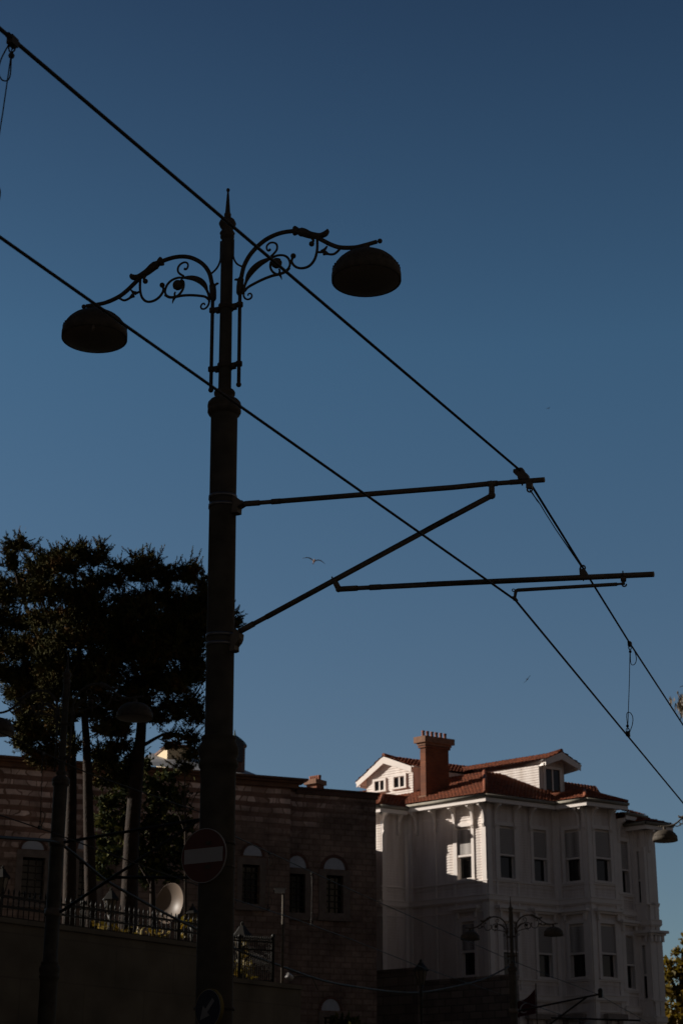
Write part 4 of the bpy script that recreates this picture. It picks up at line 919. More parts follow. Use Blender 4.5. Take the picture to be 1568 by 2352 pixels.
def chim(x0, x1, ytop, ybot, ycap, Y, npot, yp, ex=None, dp=.5):
    ex = ex or sE; ey = V((ex.y, -ex.x, 0))
    a = rp(x0, ybot, Y); c = rp(x1, ybot, Y); zt = rp((x0 + x1) / 2, ytop, Y).z; zc = rp((x0 + x1) / 2, ycap, Y).z; w = ((c - a).length - dp * abs(ey.x)) / abs(ex.x); o = (a + c) / 2
    b = MB(); b.box(V((o.x, o.y + .3, (a.z - 1 + zt) / 2)), w, dp, zt - a.z + 1, ex, ey); k = b.build('chimney', M['brick'], stone)
    b = MB(); b.box(V((o.x, o.y + .3, (zt + zc) / 2 + .02)), w * 1.2, dp + .2, zc - zt + .04, ex, ey); b.build('chimney_cap', M['cap'], k)
    zp = rp((x0 + x1) / 2, yp, Y).z
    for i in range(npot): MB().lathe([(.08, 0), (.065, .05), (.065, zp - zc - .08), (.075, zp - zc - .05), (.07, zp - zc), (.05, zp - zc), (.05, .1)], 10, V((o.x, o.y + .3, zc + .04)) + ex * (w * .40 * (2 * i / (npot - 1) - 1) if npot > 1 else 0)).build('chimney_pot', M['pot'], k)
chim(1385, 1464, 288, 325, 272, 63., 5, 250, -eL, .42)
chim(415, 440, 196, 240, 182, 62., 2, 172)
tc_ = rp(1058, 230, 63.); tt = rp(1058, 122, 63.); tr = (rp(1112, 200, 63.) - tc_).x
b = MB(); b.lathe([(tr * .92, tc_.z - 1.5), (tr * .92, tt.z - .05), (tr * 1.02, tt.z - .03), (tr * 1.06, tt.z + .04)], 8, V((tc_.x, tc_.y, 0)), smooth=False); k = b.build('roof_turret', M['brickdark'], stone)
za = rp(1058, 68, 63.).z; b = MB(); b.lathe([(tr * 1.08, tt.z + .04), (tr * .92, tt.z + (za - tt.z) * .35), (tr * .55, tt.z + (za - tt.z) * .7), (tr * .1, za), (.01, za + .2)], 8, V((tc_.x, tc_.y, 0)), smooth=False); b.build('turret_dome', M['verd'], k)
b = MB(); b.box(V((tc_.x + tr * .45, tc_.y - tr * .86, (tc_.z + tt.z) / 2 + .2)), .3, .1, .8, sE, sO); b.build('turret_window', M['glass'], k)

# ------------------------------------------------------------------ retaining walls, fences
RW0 = at(S2(0, 890), 32.9); RW1 = at(S2(880, 1010), 36.9)
we = (V((RW1.x, RW1.y, 0)) - V((RW0.x, RW0.y, 0))).normalized(); wo = V((we.y, -we.x, 0)); wz = (RW0.z + RW1.z) / 2
def wallbox(name, p, q, z, th, m, label, cat, cop=None):
    root = empty(name, V((p.x, p.y, 0)), atan2((q - p).y, (q - p).x)); tag(root, label, cat)
    e = V(((q - p).x, (q - p).y, 0)).normalized(); o = V((e.y, -e.x, 0)); P = V((p.x, p.y, 0)); Q = V((q.x, q.y, 0))
    MB().prism([P, Q, Q - o * th, P - o * th], (0, 0, z)).build('wall_face', m, root, fix=True)
    c = MB(); c.prism([x + V((0, 0, z + .001)) for x in (P + o * .05, Q + o * .05, Q - o * (th + .05), P - o * (th + .05))], (0, 0, .09)); c.build('coping', cop or m, root, fix=True)
    return root
wallbox('retaining_wall', RW0 - we * 9, RW1 + we * .9, wz - .09, .5, M['retain'], 'tall plain dark retaining wall filling the lower left corner under the iron fence', 'wall')
LW1 = at(Q5(960, 1470), 39.5); LW0 = V((RW1.x, RW1.y, 0)) + we * .91; lz = LW1.z
wallbox('retaining_wall', LW0, LW1, lz - .09, .5, M['retain'], 'lower dark wall right of the nearest lamp post, carrying a short iron fence', 'wall')
b = MB(); G0 = RW0 - we * 9 - wo * .5; G1 = LW1 - wo * .5; b.prism([V((G0.x, G0.y, 0)), V((G1.x, G1.y, 0)), V((G1.x - 2.5, 57.0, 0)), V((G0.x - 4, 49, 0))], (0, 0, lz - .12)); tag(b.build('garden_terrace', M['earth'], fix=True), kind='structure')
def fence(name, P, Q, z, h, label, n, rails, posts=(), spike=.12, rings=True):
    root = empty(name, V((P.x, P.y, z))); tag(root, label, 'fence', 'iron fences above the walls')
    e = (V((Q.x, Q.y, 0)) - V((P.x, P.y, 0))); L = e.length; e.normalize()
    X = lambda u, zz_: V((P.x, P.y, z + zz_)) + e * u
    for r in rails: MB().box(X(L / 2, r), L, .03, .035, e).build('rail', M['fence'], root)
    pk = MB(); pk.tube([X(0, 0), X(0, h - spike)], .011, 6); pk.tube([X(0, h - spike), X(0, h - spike * .75), X(0, h - spike * .5), X(0, h)], [.011, .024, .02, .002], 6); first = pk.build('picket', M['fence'], root)
    for i in range(1, n):
        c = first.copy(); COL.objects.link(c); c.parent = root; c.location = e * (L * i / (n - 1))
    if rings and len(rails) > 1:
        zc = (rails[0] + rails[1]) / 2; rr = abs(rails[0] - rails[1]) / 2 - .02
        rg = MB(); rg.tube([X(L / (n - 1) / 2, zc) + e * (rr * cos(a)) + V((0, 0, rr * sin(a))) for a in [2 * pi * k / 12 for k in range(12)]], .008, 5, closed=True); f = rg.build('ring', M['fence'], root)
        for i in range(1, n - 1):
            c = f.copy(); COL.objects.link(c); c.parent = root; c.location = e * (L * i / (n - 1))
    for u, hh in posts: MB().tube([X(u * L, -.1), X(u * L, hh), X(u * L, hh + .02), X(u * L, hh + .05), X(u * L, hh + .09)], [.032, .032, .045, .045, .005], 8).build('post', M['fence'], root)
    return root
off = -wo * .25
fence('iron_fence', RW0 - we * 1.2 + off, RW1 + we * .6 + off, wz, .60, 'black iron fence with spear tips along the top of the tall retaining wall', 54, (.44, .24, .05), ((.12, .5), (.5, .5), (.88, .5)))
FP = at(Q5(360, 1420), 39.0); FQ = at(Q5(722, 1440), 39.4)
fence('iron_fence', V((FP.x, FP.y, lz)), V((FQ.x, FQ.y, lz)), lz, 1.05, 'short iron fence of close bars ending in a post, right of the nearest lamp post', 22, (.92, .74, .08), ((1, 1.02), (.22, .98)), .1, False)

# garden wall in front of the house
gw0 = hit(Q3(1420, 1085), H(-1.8, -2.6), oL); gw1 = hit(Q3(590, 1142), H(-1.8, -2.6), oL)
wallbox('garden_wall', gw1, gw0 - eL * .3, gw0.z - .09, .4, M['rubble'], 'low rough stone wall in front of the white house, under its shaded corner', 'wall')
gx0 = hit(Q3(560, 1013), H(-1.8, -2.9), oL); gx1 = hit(Q3(60, 1065), H(-1.8, -2.9), oL)
wallbox('garden_wall', gx1 + eL * 2, gx0, gx0.z - .09, .5, M['blocks'], 'higher dark stone wall at the left foot of the white house', 'wall')

# ------------------------------------------------------------------ small street furniture
def lantern(base, top, s, label, lit=True):
    root = empty('garden_lantern', base); tag(root, label, 'lantern', 'garden lanterns behind the walls')
    p = MB(); zg = top.z - .62 * s
    p.tube([base, V((top.x, top.y, zg - .3 * s)), V((top.x, top.y, zg - .25 * s)), V((top.x, top.y, zg - .1 * s)), V((top.x, top.y, zg))], [.035 * s, .03 * s, .05 * s, .03 * s, .07 * s], 8); p.build('lantern_post', M['fence'], root)
    MB().lathe([(.07 * s, 0), (.14 * s, .33 * s)], 6, V((top.x, top.y, zg)), smooth=False).build('glass_body', M['lantern'], root)
    r = MB(); r.lathe([(.20 * s, .33 * s), (.19 * s, .36 * s), (.11 * s, .45 * s), (.06 * s, .52 * s), (.03 * s, .54 * s), (.035 * s, .58 * s), (.002, .62 * s)], 6, V((top.x, top.y, zg)), smooth=False)
    for k in range(6): a = 2 * pi * k / 6; e = V((cos(a), sin(a), 0)); r.tube([V((top.x, top.y, zg)) + e * .075 * s, V((top.x, top.y, zg + .335 * s)) + e * .146 * s], .010 * s, 5)
    r.build('lantern_cap', M['fence'], root)
def lant(zf, x, y, Y, s, label):
    t = at(zf(x, y), Y); lantern(V((t.x, t.y, lz - .1)), t, s, label)
lant(S2, 505, 755, 39.5, 1., 'small garden lantern on a post between the left trunk and the leaning trunk')
lant(S2, 15, 655, 38., 1., 'dark garden lantern at the left edge of the picture above the fence')
lant(S2, 872, 828, 40., .85, 'small garden lantern glinting between the white dish and the nearest lamp post')
lant(Q5, 468, 925, 42.0, 1.35, 'larger garden lantern just right of the nearest lamp post above the short fence')
ct = at(Q5(812, 690), 39.8); cbm = V((ct.x, ct.y, lz - .1))
cam_ = empty('camera_post', cbm); tag(cam_, 'thin dark pole topped by a small white security camera in front of the stone building', 'camera pole')
MB().tube([cbm, ct], .032, 8).build('pole', M['iron'], cam_)
b = MB(); b.box(ct + V((-.08, -.05, .03)), .22, .10, .09); b.box(ct + V((-.07, -.05, .085)), .28, .13, .015); k = b.build('camera_body', M['camwhite'], cam_)
b = MB(); b.lathe([(.03, 0), (.035, .03)], 10, ct + V((-.19, -.05, .03)), V((-1, 0, 0))); b.build('camera_lens', M['glass'], k)
fl = at(Q5(862, 1396), 39.2); fb = empty('spot_light', fl); tag(fb, 'small white spotlight fixed on the low wall beside the thin camera pole', 'spotlight')
MB().lathe([(.02, -.1), (.06, -.08), (.075, .05), (.07, .07), (.0, .06)], 14, fl, V((-.6, -.5, .35))).build('lamp_head', M['camwhite'], fb)
MB().tube([fl, fl + V((.25, .1, .02)), fl + V((.5, .15, 0)), fl + V((.62, .2, -.25))], .014, 6).build('bracket', M['iron'], fb)
lh = at(Q3(592, 955), 52.); lpo = empty('garden_lantern', V((lh.x, lh.y, 0)))
bpy.data.objects.remove(lpo); lantern(V((lh.x, lh.y, 0)), at(Q3(592, 928), 52.), 1.2, 'dark lantern on a tall thin post in front of the house foot')

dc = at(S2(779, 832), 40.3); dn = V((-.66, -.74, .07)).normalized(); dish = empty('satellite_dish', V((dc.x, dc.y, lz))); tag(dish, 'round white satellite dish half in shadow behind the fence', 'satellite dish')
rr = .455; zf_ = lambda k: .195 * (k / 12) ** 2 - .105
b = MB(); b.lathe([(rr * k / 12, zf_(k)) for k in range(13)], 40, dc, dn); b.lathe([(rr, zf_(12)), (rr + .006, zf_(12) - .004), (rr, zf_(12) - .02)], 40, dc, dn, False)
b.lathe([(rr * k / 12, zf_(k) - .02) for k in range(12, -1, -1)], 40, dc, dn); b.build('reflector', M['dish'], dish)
b = MB(); b.tube([dc - dn * .12, dc - dn * .28, dc - dn * .3 + V((0, 0, -.35)), V((dc.x + .22, dc.y + .2, lz - .1))], .03, 8); b.build('mast', M['iron'], dish)
b = MB(); lo_ = dc + V((0, 0, -rr)) * .98 + dn * .07; fc = dc + dn * .34 + V((0, 0, -.28)); b.tube([lo_, fc], .012, 6); b.tube([fc, fc - dn * .09], [.03, .024], 8); b.build('feed_arm', M['iron'], dish)

# flag by the distant lamp post
f0 = at(Q4(148, 1195), 62.5); f1 = at(Q4(160, 1475), 62.5); fr = empty('flag', V((f1.x, f1.y, f1.z))); tag(fr, 'limp dark red flag with pale crescent beside the distant lamp post', 'flag')
MB().tube([f1 + V((0, 0, -2.5)), f1, f0 + V((0, 0, .15))], .025, 8).build('flag_pole', M['tube'], fr)
b = MB(); nu, nv = 16, 14; top0, bot0 = at(Q4(140, 1205), 62.4), at(Q4(150, 1440), 62.4); top1, bot1 = at(Q4(-40, 1330), 62.3), at(Q4(-38, 1480), 62.3)
def fpt(u, v, d=0.):
    p = ext(ext(top0, top1, u), ext(bot0, bot1, u), v); return p + V((0, -.09 * sin(u * 9 + v * 2.2) * u - d, .10 * sin(pi * u) * -1 * (1 - v)))
b.add([fpt(i / nu, j / nv) for j in range(nv + 1) for i in range(nu + 1)], [(j * (nu + 1) + i, j * (nu + 1) + i + 1, (j + 1) * (nu + 1) + i + 1, (j + 1) * (nu + 1) + i) for j in range(nv) for i in range(nu)], True); fo = b.build('flag_cloth', M['flag'], fr)
b = MB(); n = 20; cpt = []
for k in range(n + 1): t = radians(-130) + radians(260) * k / n; cpt.append((.60 + -.24 * -cos(t), .54 + .30 * sin(t)))
ins = []
for k in range(n + 1): t = radians(-122) + radians(244) * k / n; ins.append((.565 + .205 * cos(t), .54 + .25 * sin(t)))
vs = [fpt(*p, .02) for p in cpt] + [fpt(*p, .02) for p in ins]; b.add(vs, [(i, i + 1, n + 2 + i, n + 1 + i) for i in range(n)]); b.build('crescent', M['signwhite'], fo)

# ------------------------------------------------------------------ trees
def spray_faces(mb, c, d, ln, wd, rng):
    """one flat conifer spray: a narrow fan of three leaflets"""
    d = d.normalized(); s = d.cross(V((rng.uniform(-1, 1), rng.uniform(-1, 1), rng.uniform(-1, 1)))).normalized()
    tip = c + d * ln; mid = c + d * ln * .5
    i = len(mb.v); mb.v += [c, mid + s * wd, tip, mid - s * wd]; mb.f.append([i, i + 1, i + 2, i + 3]); mb.sm.append(False)
def crown(blobs, Y, per, ln, wd, rng, up=.35, dep=1.0, clump=.17, core=True, fronds=0):
    """blobs: (x, y, rx, ry) in image pixels at depth Y -> leafy tufts over each blob's volume"""
    mb = MB(); rnd = rng.uniform; g = rng.gauss
    for (x, y, rx, ry) in blobs:
        c = at((x, y), Y); k = (c - EYE).dot(_fw) / F; RX, RZ = rx * k, ry * k; RY = (RX + RZ) / 2 * dep
        c = c + V((0, rnd(-.5, .5), 0)); nc = max(6, int(per * RX * RZ / (clump * clump)))
        for _ in range(nc):
            while True:
                q = V((rnd(-1, 1), rnd(-1, 1), rnd(-1, 1)))
                if .2 < q.length < 1.05: break
            if rng.random() < .45: q = q.normalized() * rnd(.75, 1.15)
            p = c + V((q.x * RX, q.y * RY, q.z * RZ)); out = (q.normalized() + V((rnd(-.5, .5), rnd(-.5, .5), up + rnd(-.3, .5)))).normalized()
            sz = rnd(.7, 1.3)
            for _ in range(9):
                dd = (out + V((g(0, .45), g(0, .45), g(0, .4)))).normalized()
                spray_faces(mb, p + out * rnd(-.06, .10) * sz + V((g(0, .025), g(0, .025), g(0, .025))), dd, ln * sz * rnd(.6, 1.4), wd * sz * rnd(.7, 1.3), rng)
        if core:
            for _ in range(max(4, int(per * 2.6 * RX * RZ / (clump * clump)))):
                q = V((rnd(-1, 1), rnd(-1, 1), rnd(-1, 1))); q = q * (.80 * rnd(.4, 1) / max(q.length, .3))
                spray_faces(mb, c + V((q.x * RX, q.y * RY, q.z * RZ)), V((rnd(-1, 1), rnd(-1, 1), rnd(-.5, .5))), ln * 1.9, wd * 3.6, rng)
        if fronds:
            for _ in range(int(fronds * (RX + RZ) / .5)):
                a = rnd(0, 2 * pi); el = rnd(-.25, 1.25); q = V((cos(a) * cos(el), sin(a) * cos(el), sin(el))); p = c + V((q.x * RX, q.y * RY, q.z * RZ)) * rnd(.7, 1.)
                d = (V((q.x, q.y, q.z * .6)) + V((rnd(-.3, .3), rnd(-.3, .3), rnd(.0, .55)))).normalized(); L = rnd(.16, .42); n = int(L / .016)
                for k in range(n):
                    t = k / n; pos = p + d * (L * t) + V((0, 0, .10 * L * t * t)); sd = V((rnd(-1, 1), rnd(-1, 1), rnd(-.6, .9))).normalized(); fl = (1 - .65 * t)
                    for _ in range(2): spray_faces(mb, pos, d * rnd(.5, 1.) + sd * rnd(.3, .8), rnd(.06, .13) * fl, .011, rng); sd = V((rnd(-1, 1), rnd(-1, 1), rnd(-.6, .9))).normalized()
    return mb
def z3b(l): return [(S3(x, y)[0], S3(x, y)[1], rx * .3906 * (.93 if rx > 50 else 1), ry * .3906 * (.90 if rx > 50 else 1)) for x, y, rx, ry in l]
def s2b(l): return [(S2(x, y)[0], S2(x, y)[1], rx * .5078, ry * .5078) for x, y, rx, ry in l]
def trunk(mb, pts, Y, r, n=9):
    P = smooth_path([at(p, Y + dy) for p, dy in pts], 4); m = len(P); mb.tube(P, [r[0] + (r[1] - r[0]) * i / (m - 1) for i in range(m)], n)
def tree(name, label, trunk_pts, Y, r, limbs, blobs, leaf, seed, per=9., ln=.085, wd=.013, up=.5, bark='bark', group=None, clump=.17, cat='tree'):
    rng = random.Random(seed); p0 = at(trunk_pts[0][0], Y); root = empty(name, V((p0.x, p0.y, lz - .1))); tag(root, label, cat, group)
    b = MB(); trunk(b, trunk_pts, Y, r)
    for lp_, rr_ in limbs: trunk(b, lp_, Y, rr_, 7)
    b.build('trunk', M[bark], root)
    crown(blobs, Y, per, ln, wd, rng, up, 1.0, clump, True, 15 if leaf == 'needle' else 0).build('crown', M[leaf], root)
    return root
T3 = lambda x, y, d=0: (S3(x, y), d)
T2 = lambda x, y, d=0: (S2(x, y), d)
YT = 41.
A = [(130, 85, 12, 30), (175, 100, 22, 10), (40, 95, 24, 12), (150, 130, 14, 34), (100, 112, 62, 34), (70, 165, 34, 50), (75, 225, 45, 45), (20, 365, 60, 40), (110, 300, 55, 70), (60, 430, 110, 70), (10, 520, 90, 80), (110, 560, 110, 70), (40, 660, 85, 60), (120, 740, 90, 80), (-40, 700, 90, 120), (-30, 860, 70, 80), (60, 880, 90, 80), (150, 980, 100, 70), (70, 960, 60, 50), (210, 1090, 90, 70), (130, 1180, 60, 60), (150, 1280, 60, 50), (240, 1230, 80, 70), (240, 1370, 80, 40), (-90, 560, 80, 160), (-60, 400, 60, 60), (200, 850, 110, 110), (120, 840, 110, 90), (200, 700, 110, 90), (240, 980, 100, 80), (180, 1080, 90, 70), (190, 1180, 80, 60), (300, 1290, 60, 60), (200, 1330, 60, 40), (330, 1180, 60, 70), (120, 1230, 60, 60), (330, 1370, 60, 40)]
tree('conifer_tree', 'dark conifer with the tall left tuft, its trunk hidden behind the left lamp post', [T2(312, 960), T2(318, 600), T2(325, 300), T3(420, 1250), T3(400, 900), T3(330, 500)], YT + 1.2, (.17, .06), [([T3(400, 1000), T3(250, 700), T3(110, 330), T3(85, 140)], (.08, .015)), ([T3(400, 1100), T3(260, 1000), T3(100, 880)], (.06, .015)), ([T3(410, 1200), T3(260, 1230), T3(150, 1270)], (.05, .012))], z3b(A), 'needle', 11, 27., group='dark conifers behind the fence')
Bb = [(468, 105, 9, 26), (430, 128, 22, 8), (610, 140, 22, 16), (590, 130, 10, 20), (330, 160, 22, 14), (365, 158, 14, 16), (230, 175, 20, 12), (500, 150, 14, 26), (620, 175, 10, 18), (200, 215, 60, 40), (290, 195, 70, 50), (345, 175, 50, 35), (468, 125, 26, 40), (460, 175, 60, 40), (580, 160, 48, 38), (545, 200, 80, 45), (250, 270, 90, 60), (390, 260, 130, 70), (540, 290, 110, 80), (200, 370, 90, 90), (330, 380, 150, 80), (480, 400, 150, 90), (240, 510, 110, 80), (400, 530, 150, 90), (560, 500, 110, 110), (280, 660, 120, 90), (440, 680, 150, 100), (320, 800, 130, 90), (470, 820, 130, 90), (380, 940, 130, 70), (520, 960, 90, 70), (300, 1010, 70, 60), (440, 1060, 60, 50), (560, 1090, 70, 50), (370, 1150, 50, 60), (300, 1120, 70, 60), (340, 880, 130, 80), (580, 640, 110, 100), (600, 800, 110, 90), (600, 930, 90, 80), (520, 1060, 90, 60), (400, 1080, 80, 60), (430, 1300, 60, 60), (600, 1200, 50, 40)]
tree('conifer_tree', 'dark conifer with the flat central crown and slim trunk, middle of the three', [T2(415, 980), T2(408, 700), T2(400, 400), T2(395, 200), T3(505, 1200), T3(480, 900), T3(450, 500), T3(440, 200)], YT, (.155, .04), [([T3(490, 950), T3(350, 700), T3(250, 420), T3(210, 260)], (.07, .012)), ([T3(480, 850), T3(560, 600), T3(580, 200)], (.06, .012)), ([T3(505, 1250), T3(580, 1290), T3(640, 1240)], (.02, .008))], z3b(Bb), 'needle', 22, 27., group='dark conifers behind the fence')
Cc = [(832, 190, 9, 24), (800, 200, 10, 18), (895, 208, 18, 12), (930, 212, 12, 22), (965, 205, 24, 6), (955, 240, 30, 8), (1050, 268, 10, 24), (1090, 275, 8, 24), (1150, 252, 8, 26), (1120, 258, 12, 20), (1175, 285, 20, 14), (1205, 300, 12, 22), (1010, 278, 22, 10), (690, 225, 40, 18), (745, 222, 45, 22), (835, 205, 45, 38), (880, 235, 45, 38), (930, 245, 38, 38), (800, 285, 24, 40), (690, 330, 70, 50), (850, 310, 90, 55), (1010, 290, 60, 35), (960, 300, 40, 40), (1140, 275, 34, 45), (1120, 320, 60, 45), (1200, 330, 45, 40), (740, 420, 120, 80), (920, 400, 150, 80), (1080, 400, 130, 70), (1200, 450, 70, 90), (1280, 520, 80, 100), (1365, 530, 48, 50), (1370, 590, 28, 24), (660, 540, 120, 100), (830, 560, 150, 110), (1000, 560, 150, 110), (1140, 580, 90, 110), (700, 720, 140, 110), (880, 740, 150, 110), (1040, 740, 120, 110), (1150, 730, 60, 90), (640, 880, 110, 80), (800, 900, 130, 90), (960, 900, 90, 80), (1090, 900, 100, 80), (1180, 900, 40, 60), (660, 1010, 110, 60), (830, 1020, 100, 70), (1000, 1030, 60, 50), (1120, 1020, 70, 70), (1060, 1120, 60, 50), (1160, 1120, 50, 60), (960, 1130, 40, 40), (650, 1130, 70, 50), (745, 1150, 60, 60), (1120, 1230, 60, 50), (1000, 1220, 40, 26), (700, 1280, 80, 40), (1020, 1300, 40, 30), (640, 1330, 60, 50), (1140, 1330, 60, 40), (760, 1400, 70, 40), (760, 640, 140, 110), (940, 660, 130, 100), (1080, 480, 120, 90), (1080, 650, 110, 100), (1150, 820, 80, 90), (900, 840, 120, 90), (740, 1070, 100, 60), (900, 1080, 70, 60), (1040, 960, 110, 70), (1190, 620, 60, 90), (640, 1400, 80, 50), (720, 1450, 80, 50), (1080, 1390, 50, 40), (700, 1200, 80, 50), (590, 1340, 50, 50), (620, 1480, 70, 50), (780, 1340, 50, 40)]
tree('conifer_tree', 'dark conifer with the leaning sunlit trunk, its crown reaching behind the nearest lamp post', [T2(572, 1000), T2(585, 800), T2(598, 500), T2(622, 200), T3(825, 1250), T3(840, 1050), T3(860, 800), T3(860, 400)], YT + .4, (.23, .06), [([T3(845, 1000), T3(760, 700), T3(720, 350)], (.1, .015)), ([T3(850, 950), T3(1000, 700), T3(1100, 350)], (.1, .015)), ([T3(840, 1100), T3(980, 1050), T3(1130, 1000), T3(1200, 900)], (.07, .012)), ([T2(640, 120), T2(760, 60), T2(850, 90)], (.05, .012)), ([T3(860, 700), T3(1150, 600), T3(1330, 540)], (.05, .015))], z3b(Cc), 'needle', 33, 27., group='dark conifers behind the fence')
Dd = [(500, 380, 60, 60), (470, 460, 50, 50), (560, 320, 50, 50), (540, 500, 60, 60), (470, 560, 40, 50), (520, 620, 60, 50), (450, 650, 36, 40), (570, 420, 50, 60), (690, 300, 60, 60), (720, 400, 60, 60), (680, 480, 60, 70), (760, 330, 50, 50), (730, 540, 60, 60), (650, 600, 50, 60), (820, 360, 40, 50), (700, 640, 60, 50), (790, 620, 50, 50), (770, 460, 50, 60), (480, 700, 40, 40), (640, 700, 60, 40), (840, 480, 40, 50), (560, 240, 40, 36), (660, 220, 40, 30), (760, 250, 44, 34), (850, 640, 36, 60), (600, 560, 60, 70), (740, 690, 60, 40), (820, 560, 50, 50), (780, 720, 40, 30)]
tree('broadleaf_tree', 'glossy dark broadleaf tree low between the conifer trunks', [T2(690, 980), T2(690, 800), T2(685, 600), T2(680, 400)], YT + 2.5, (.10, .02), [([T2(690, 750), T2(600, 600), T2(520, 450)], (.05, .012)), ([T2(688, 700), T2(760, 560), T2(820, 420)], (.05, .012))], s2b(Dd), 'broad', 44, 11., .085, .027, .1, clump=.2)
# bare young tree beside the near post
rng = random.Random(5); b0 = at(S2(838, 1000), 41.5); bt = empty('bare_tree', V((b0.x, b0.y, lz - .1))); tag(bt, 'thin bare young tree with forked twigs just left of the nearest lamp post', 'tree')
b = MB(); trunk(b, [T2(838, 1000), T2(840, 600), T2(838, 380), T2(836, 230)], 41.5, (.045, .012), 7)
for pts in ([T2(839, 520), T2(800, 400), T2(770, 330)], [T2(838, 450), T2(880, 350), T2(905, 300)], [T2(838, 400), T2(815, 320), T2(805, 270)], [T2(838, 340), T2(860, 280), T2(872, 250)], [T2(839, 600), T2(880, 500), T2(900, 470)], [T2(790, 380), T2(760, 370), T2(735, 345)], [T2(885, 340), T2(900, 325), T2(925, 320)]): trunk(b, pts, 41.5, (.018, .005), 6)
b.build('branches', M['barkdark'], bt)
# a bush catching light at the foot of the stone building
def bush(name, label, blobs, Y, leaf, seed, z0, per=4., ln=.15, wd=.04, cat='bush', clump=.18):
    rng = random.Random(seed); c = at(blobs[0][:2], Y); root = empty(name, V((c.x, c.y, z0))); tag(root, label, cat)
    b = MB()
    for (x, y, rx, ry) in blobs[::2]: p = at((x, y), Y); b.tube([V((c.x, c.y, z0)), V(((c.x + p.x) / 2, c.y, (z0 + p.z) / 2 + .05)), p], [.03, .02, .008], 6)
    b.build('stems', M['barkdark'], root); crown(blobs, Y, per, ln, wd, rng, .2, 1., clump).build('crown', M[leaf], root)
bush('bush', 'low yellow green bush at the bottom edge below the lower lunette', [(792, 2356, 26, 14), (765, 2362, 22, 12), (820, 2364, 24, 14)], 52., 'broad', 9, .0)
bush('bush', 'sunlit bush behind the short iron fence right of the nearest lamp post', [(563, 2200, 9, 34), (552, 2225, 10, 20), (572, 2228, 8, 18)], 41.5, 'autumn', 10, lz - .1, 4., .10, .03)
bush('bush', 'scrap of sunlit shrub behind the fence left of the white dish', [(240, 2130, 20, 10), (310, 2140, 22, 10), (360, 2148, 18, 9), (420, 2120, 12, 22), (270, 2136, 18, 8)], 39.5, 'autumn', 12, lz - .1, 1.6, .09, .03)
# drooping tree past the right edge, and the golden tree behind the house
rng = random.Random(3); cc_ = at((1706, 1640), 52.); er = empty('drooping_tree', V((cc_.x + .3, cc_.y, 0))); tag(er, 'wispy hanging grey brown foliage at the right edge under the carrier wire', 'tree')
b = MB(); tk = smooth_path([V((cc_.x + .3, cc_.y, 0)), V((cc_.x + .1, cc_.y, 5)), V((cc_.x, cc_.y, 10)), cc_ + V((0, 0, .6))], 5); b.tube(tk, [.20 - .15 * k / (len(tk) - 1) for k in range(len(tk))], 8)
for t in ((1600, 1575), (1560, 1578), (1780, 1560), (1740, 1500), (1690, 1520)): e_ = at(t, 52.); b.tube(smooth_path([cc_ + V((0, 0, -.8)), ext(cc_, e_, .55) + V((0, rng.uniform(-.6, .6), .5)), e_], 4), [.05, .045, .04, .035, .03, .025, .02, .014, .008], 6)
b.build('trunk', M['bark'], er)
mb = MB()
for (x, y, n, sp) in ((1200, 1340, 10, 20), (1400, 1360, 60, 40), (1430, 1440, 70, 50), (1390, 1500, 40, 40), (1430, 1560, 30, 40), (1190, 1290, 7, 26), (1255, 1330, 3, 12), (1330, 1200, 4, 40), (1290, 1460, 7, 26), (1380, 1420, 60, 60), (1420, 1320, 60, 60), (1450, 1500, 70, 70), (1490, 1400, 90, 80), (1560, 1400, 120, 110), (1640, 1350, 160, 140), (1760, 1300, 240, 200), (1900, 1300, 300, 240)):
    for _ in range(n):
        c = at(RE(x + rng.gauss(0, sp * .45), y + rng.gauss(0, sp * .9)), 52. + rng.gauss(0, .25)); d = V((rng.gauss(0, .22) - .08, rng.gauss(0, .22), -1)).normalized(); spray_faces(mb, c, d, rng.uniform(.10, .24), rng.uniform(.014, .022), rng)
cc = at((1706, 1640), 52.)
for _ in range(420):                                                   # the rest of the weeping crown, past the frame
    while True:
        q = V((rng.uniform(-1, 1), rng.uniform(-1, 1), rng.uniform(-.9, 1)))
        if .35 < q.length < 1: break
    p = cc + V((q.x * 1.55, q.y * 1.6, q.z * 1.5))
    for k in range(9): spray_faces(mb, p + V((rng.gauss(0, .05), rng.gauss(0, .05), -.09 * k)), V((rng.gauss(0, .25), rng.gauss(0, .25), -1)), rng.uniform(.12, .26), rng.uniform(.014, .022), rng)
mb.build('crown', M['grey'], er)
Ee = [Q4(x, y) + (rx * .2383, ry * .2383) for x, y, rx, ry in ((1568, 740, 30, 30), (1560, 960, 60, 80), (1470, 930, 50, 40), (1420, 960, 50, 50), (1500, 1050, 110, 80), (1400, 1080, 60, 80), (1580, 1150, 100, 120), (1450, 1220, 100, 100), (1550, 1350, 120, 120), (1430, 1400, 90, 100), (1500, 1500, 120, 100), (1650, 1000, 100, 160), (1650, 1300, 120, 200), (1400, 1550, 100, 80), (1390, 1250, 60, 90), (1545, 850, 40, 30), (1480, 855, 22, 14))]
tree('golden_tree', 'yellow green sunlit tree behind the right end of the white house', [(Q4(1560, 1900), 0), (Q4(1560, 1500), 0), (Q4(1555, 1100), 0), (Q4(1560, 850), 0)], 84., (.25, .05), [([(Q4(1560, 1500), 0), (Q4(1480, 1200), 0), (Q4(1420, 1000), 0)], (.12, .03))], Ee, 'autumn', 55, 9., .15, .05, .1, clump=.34)

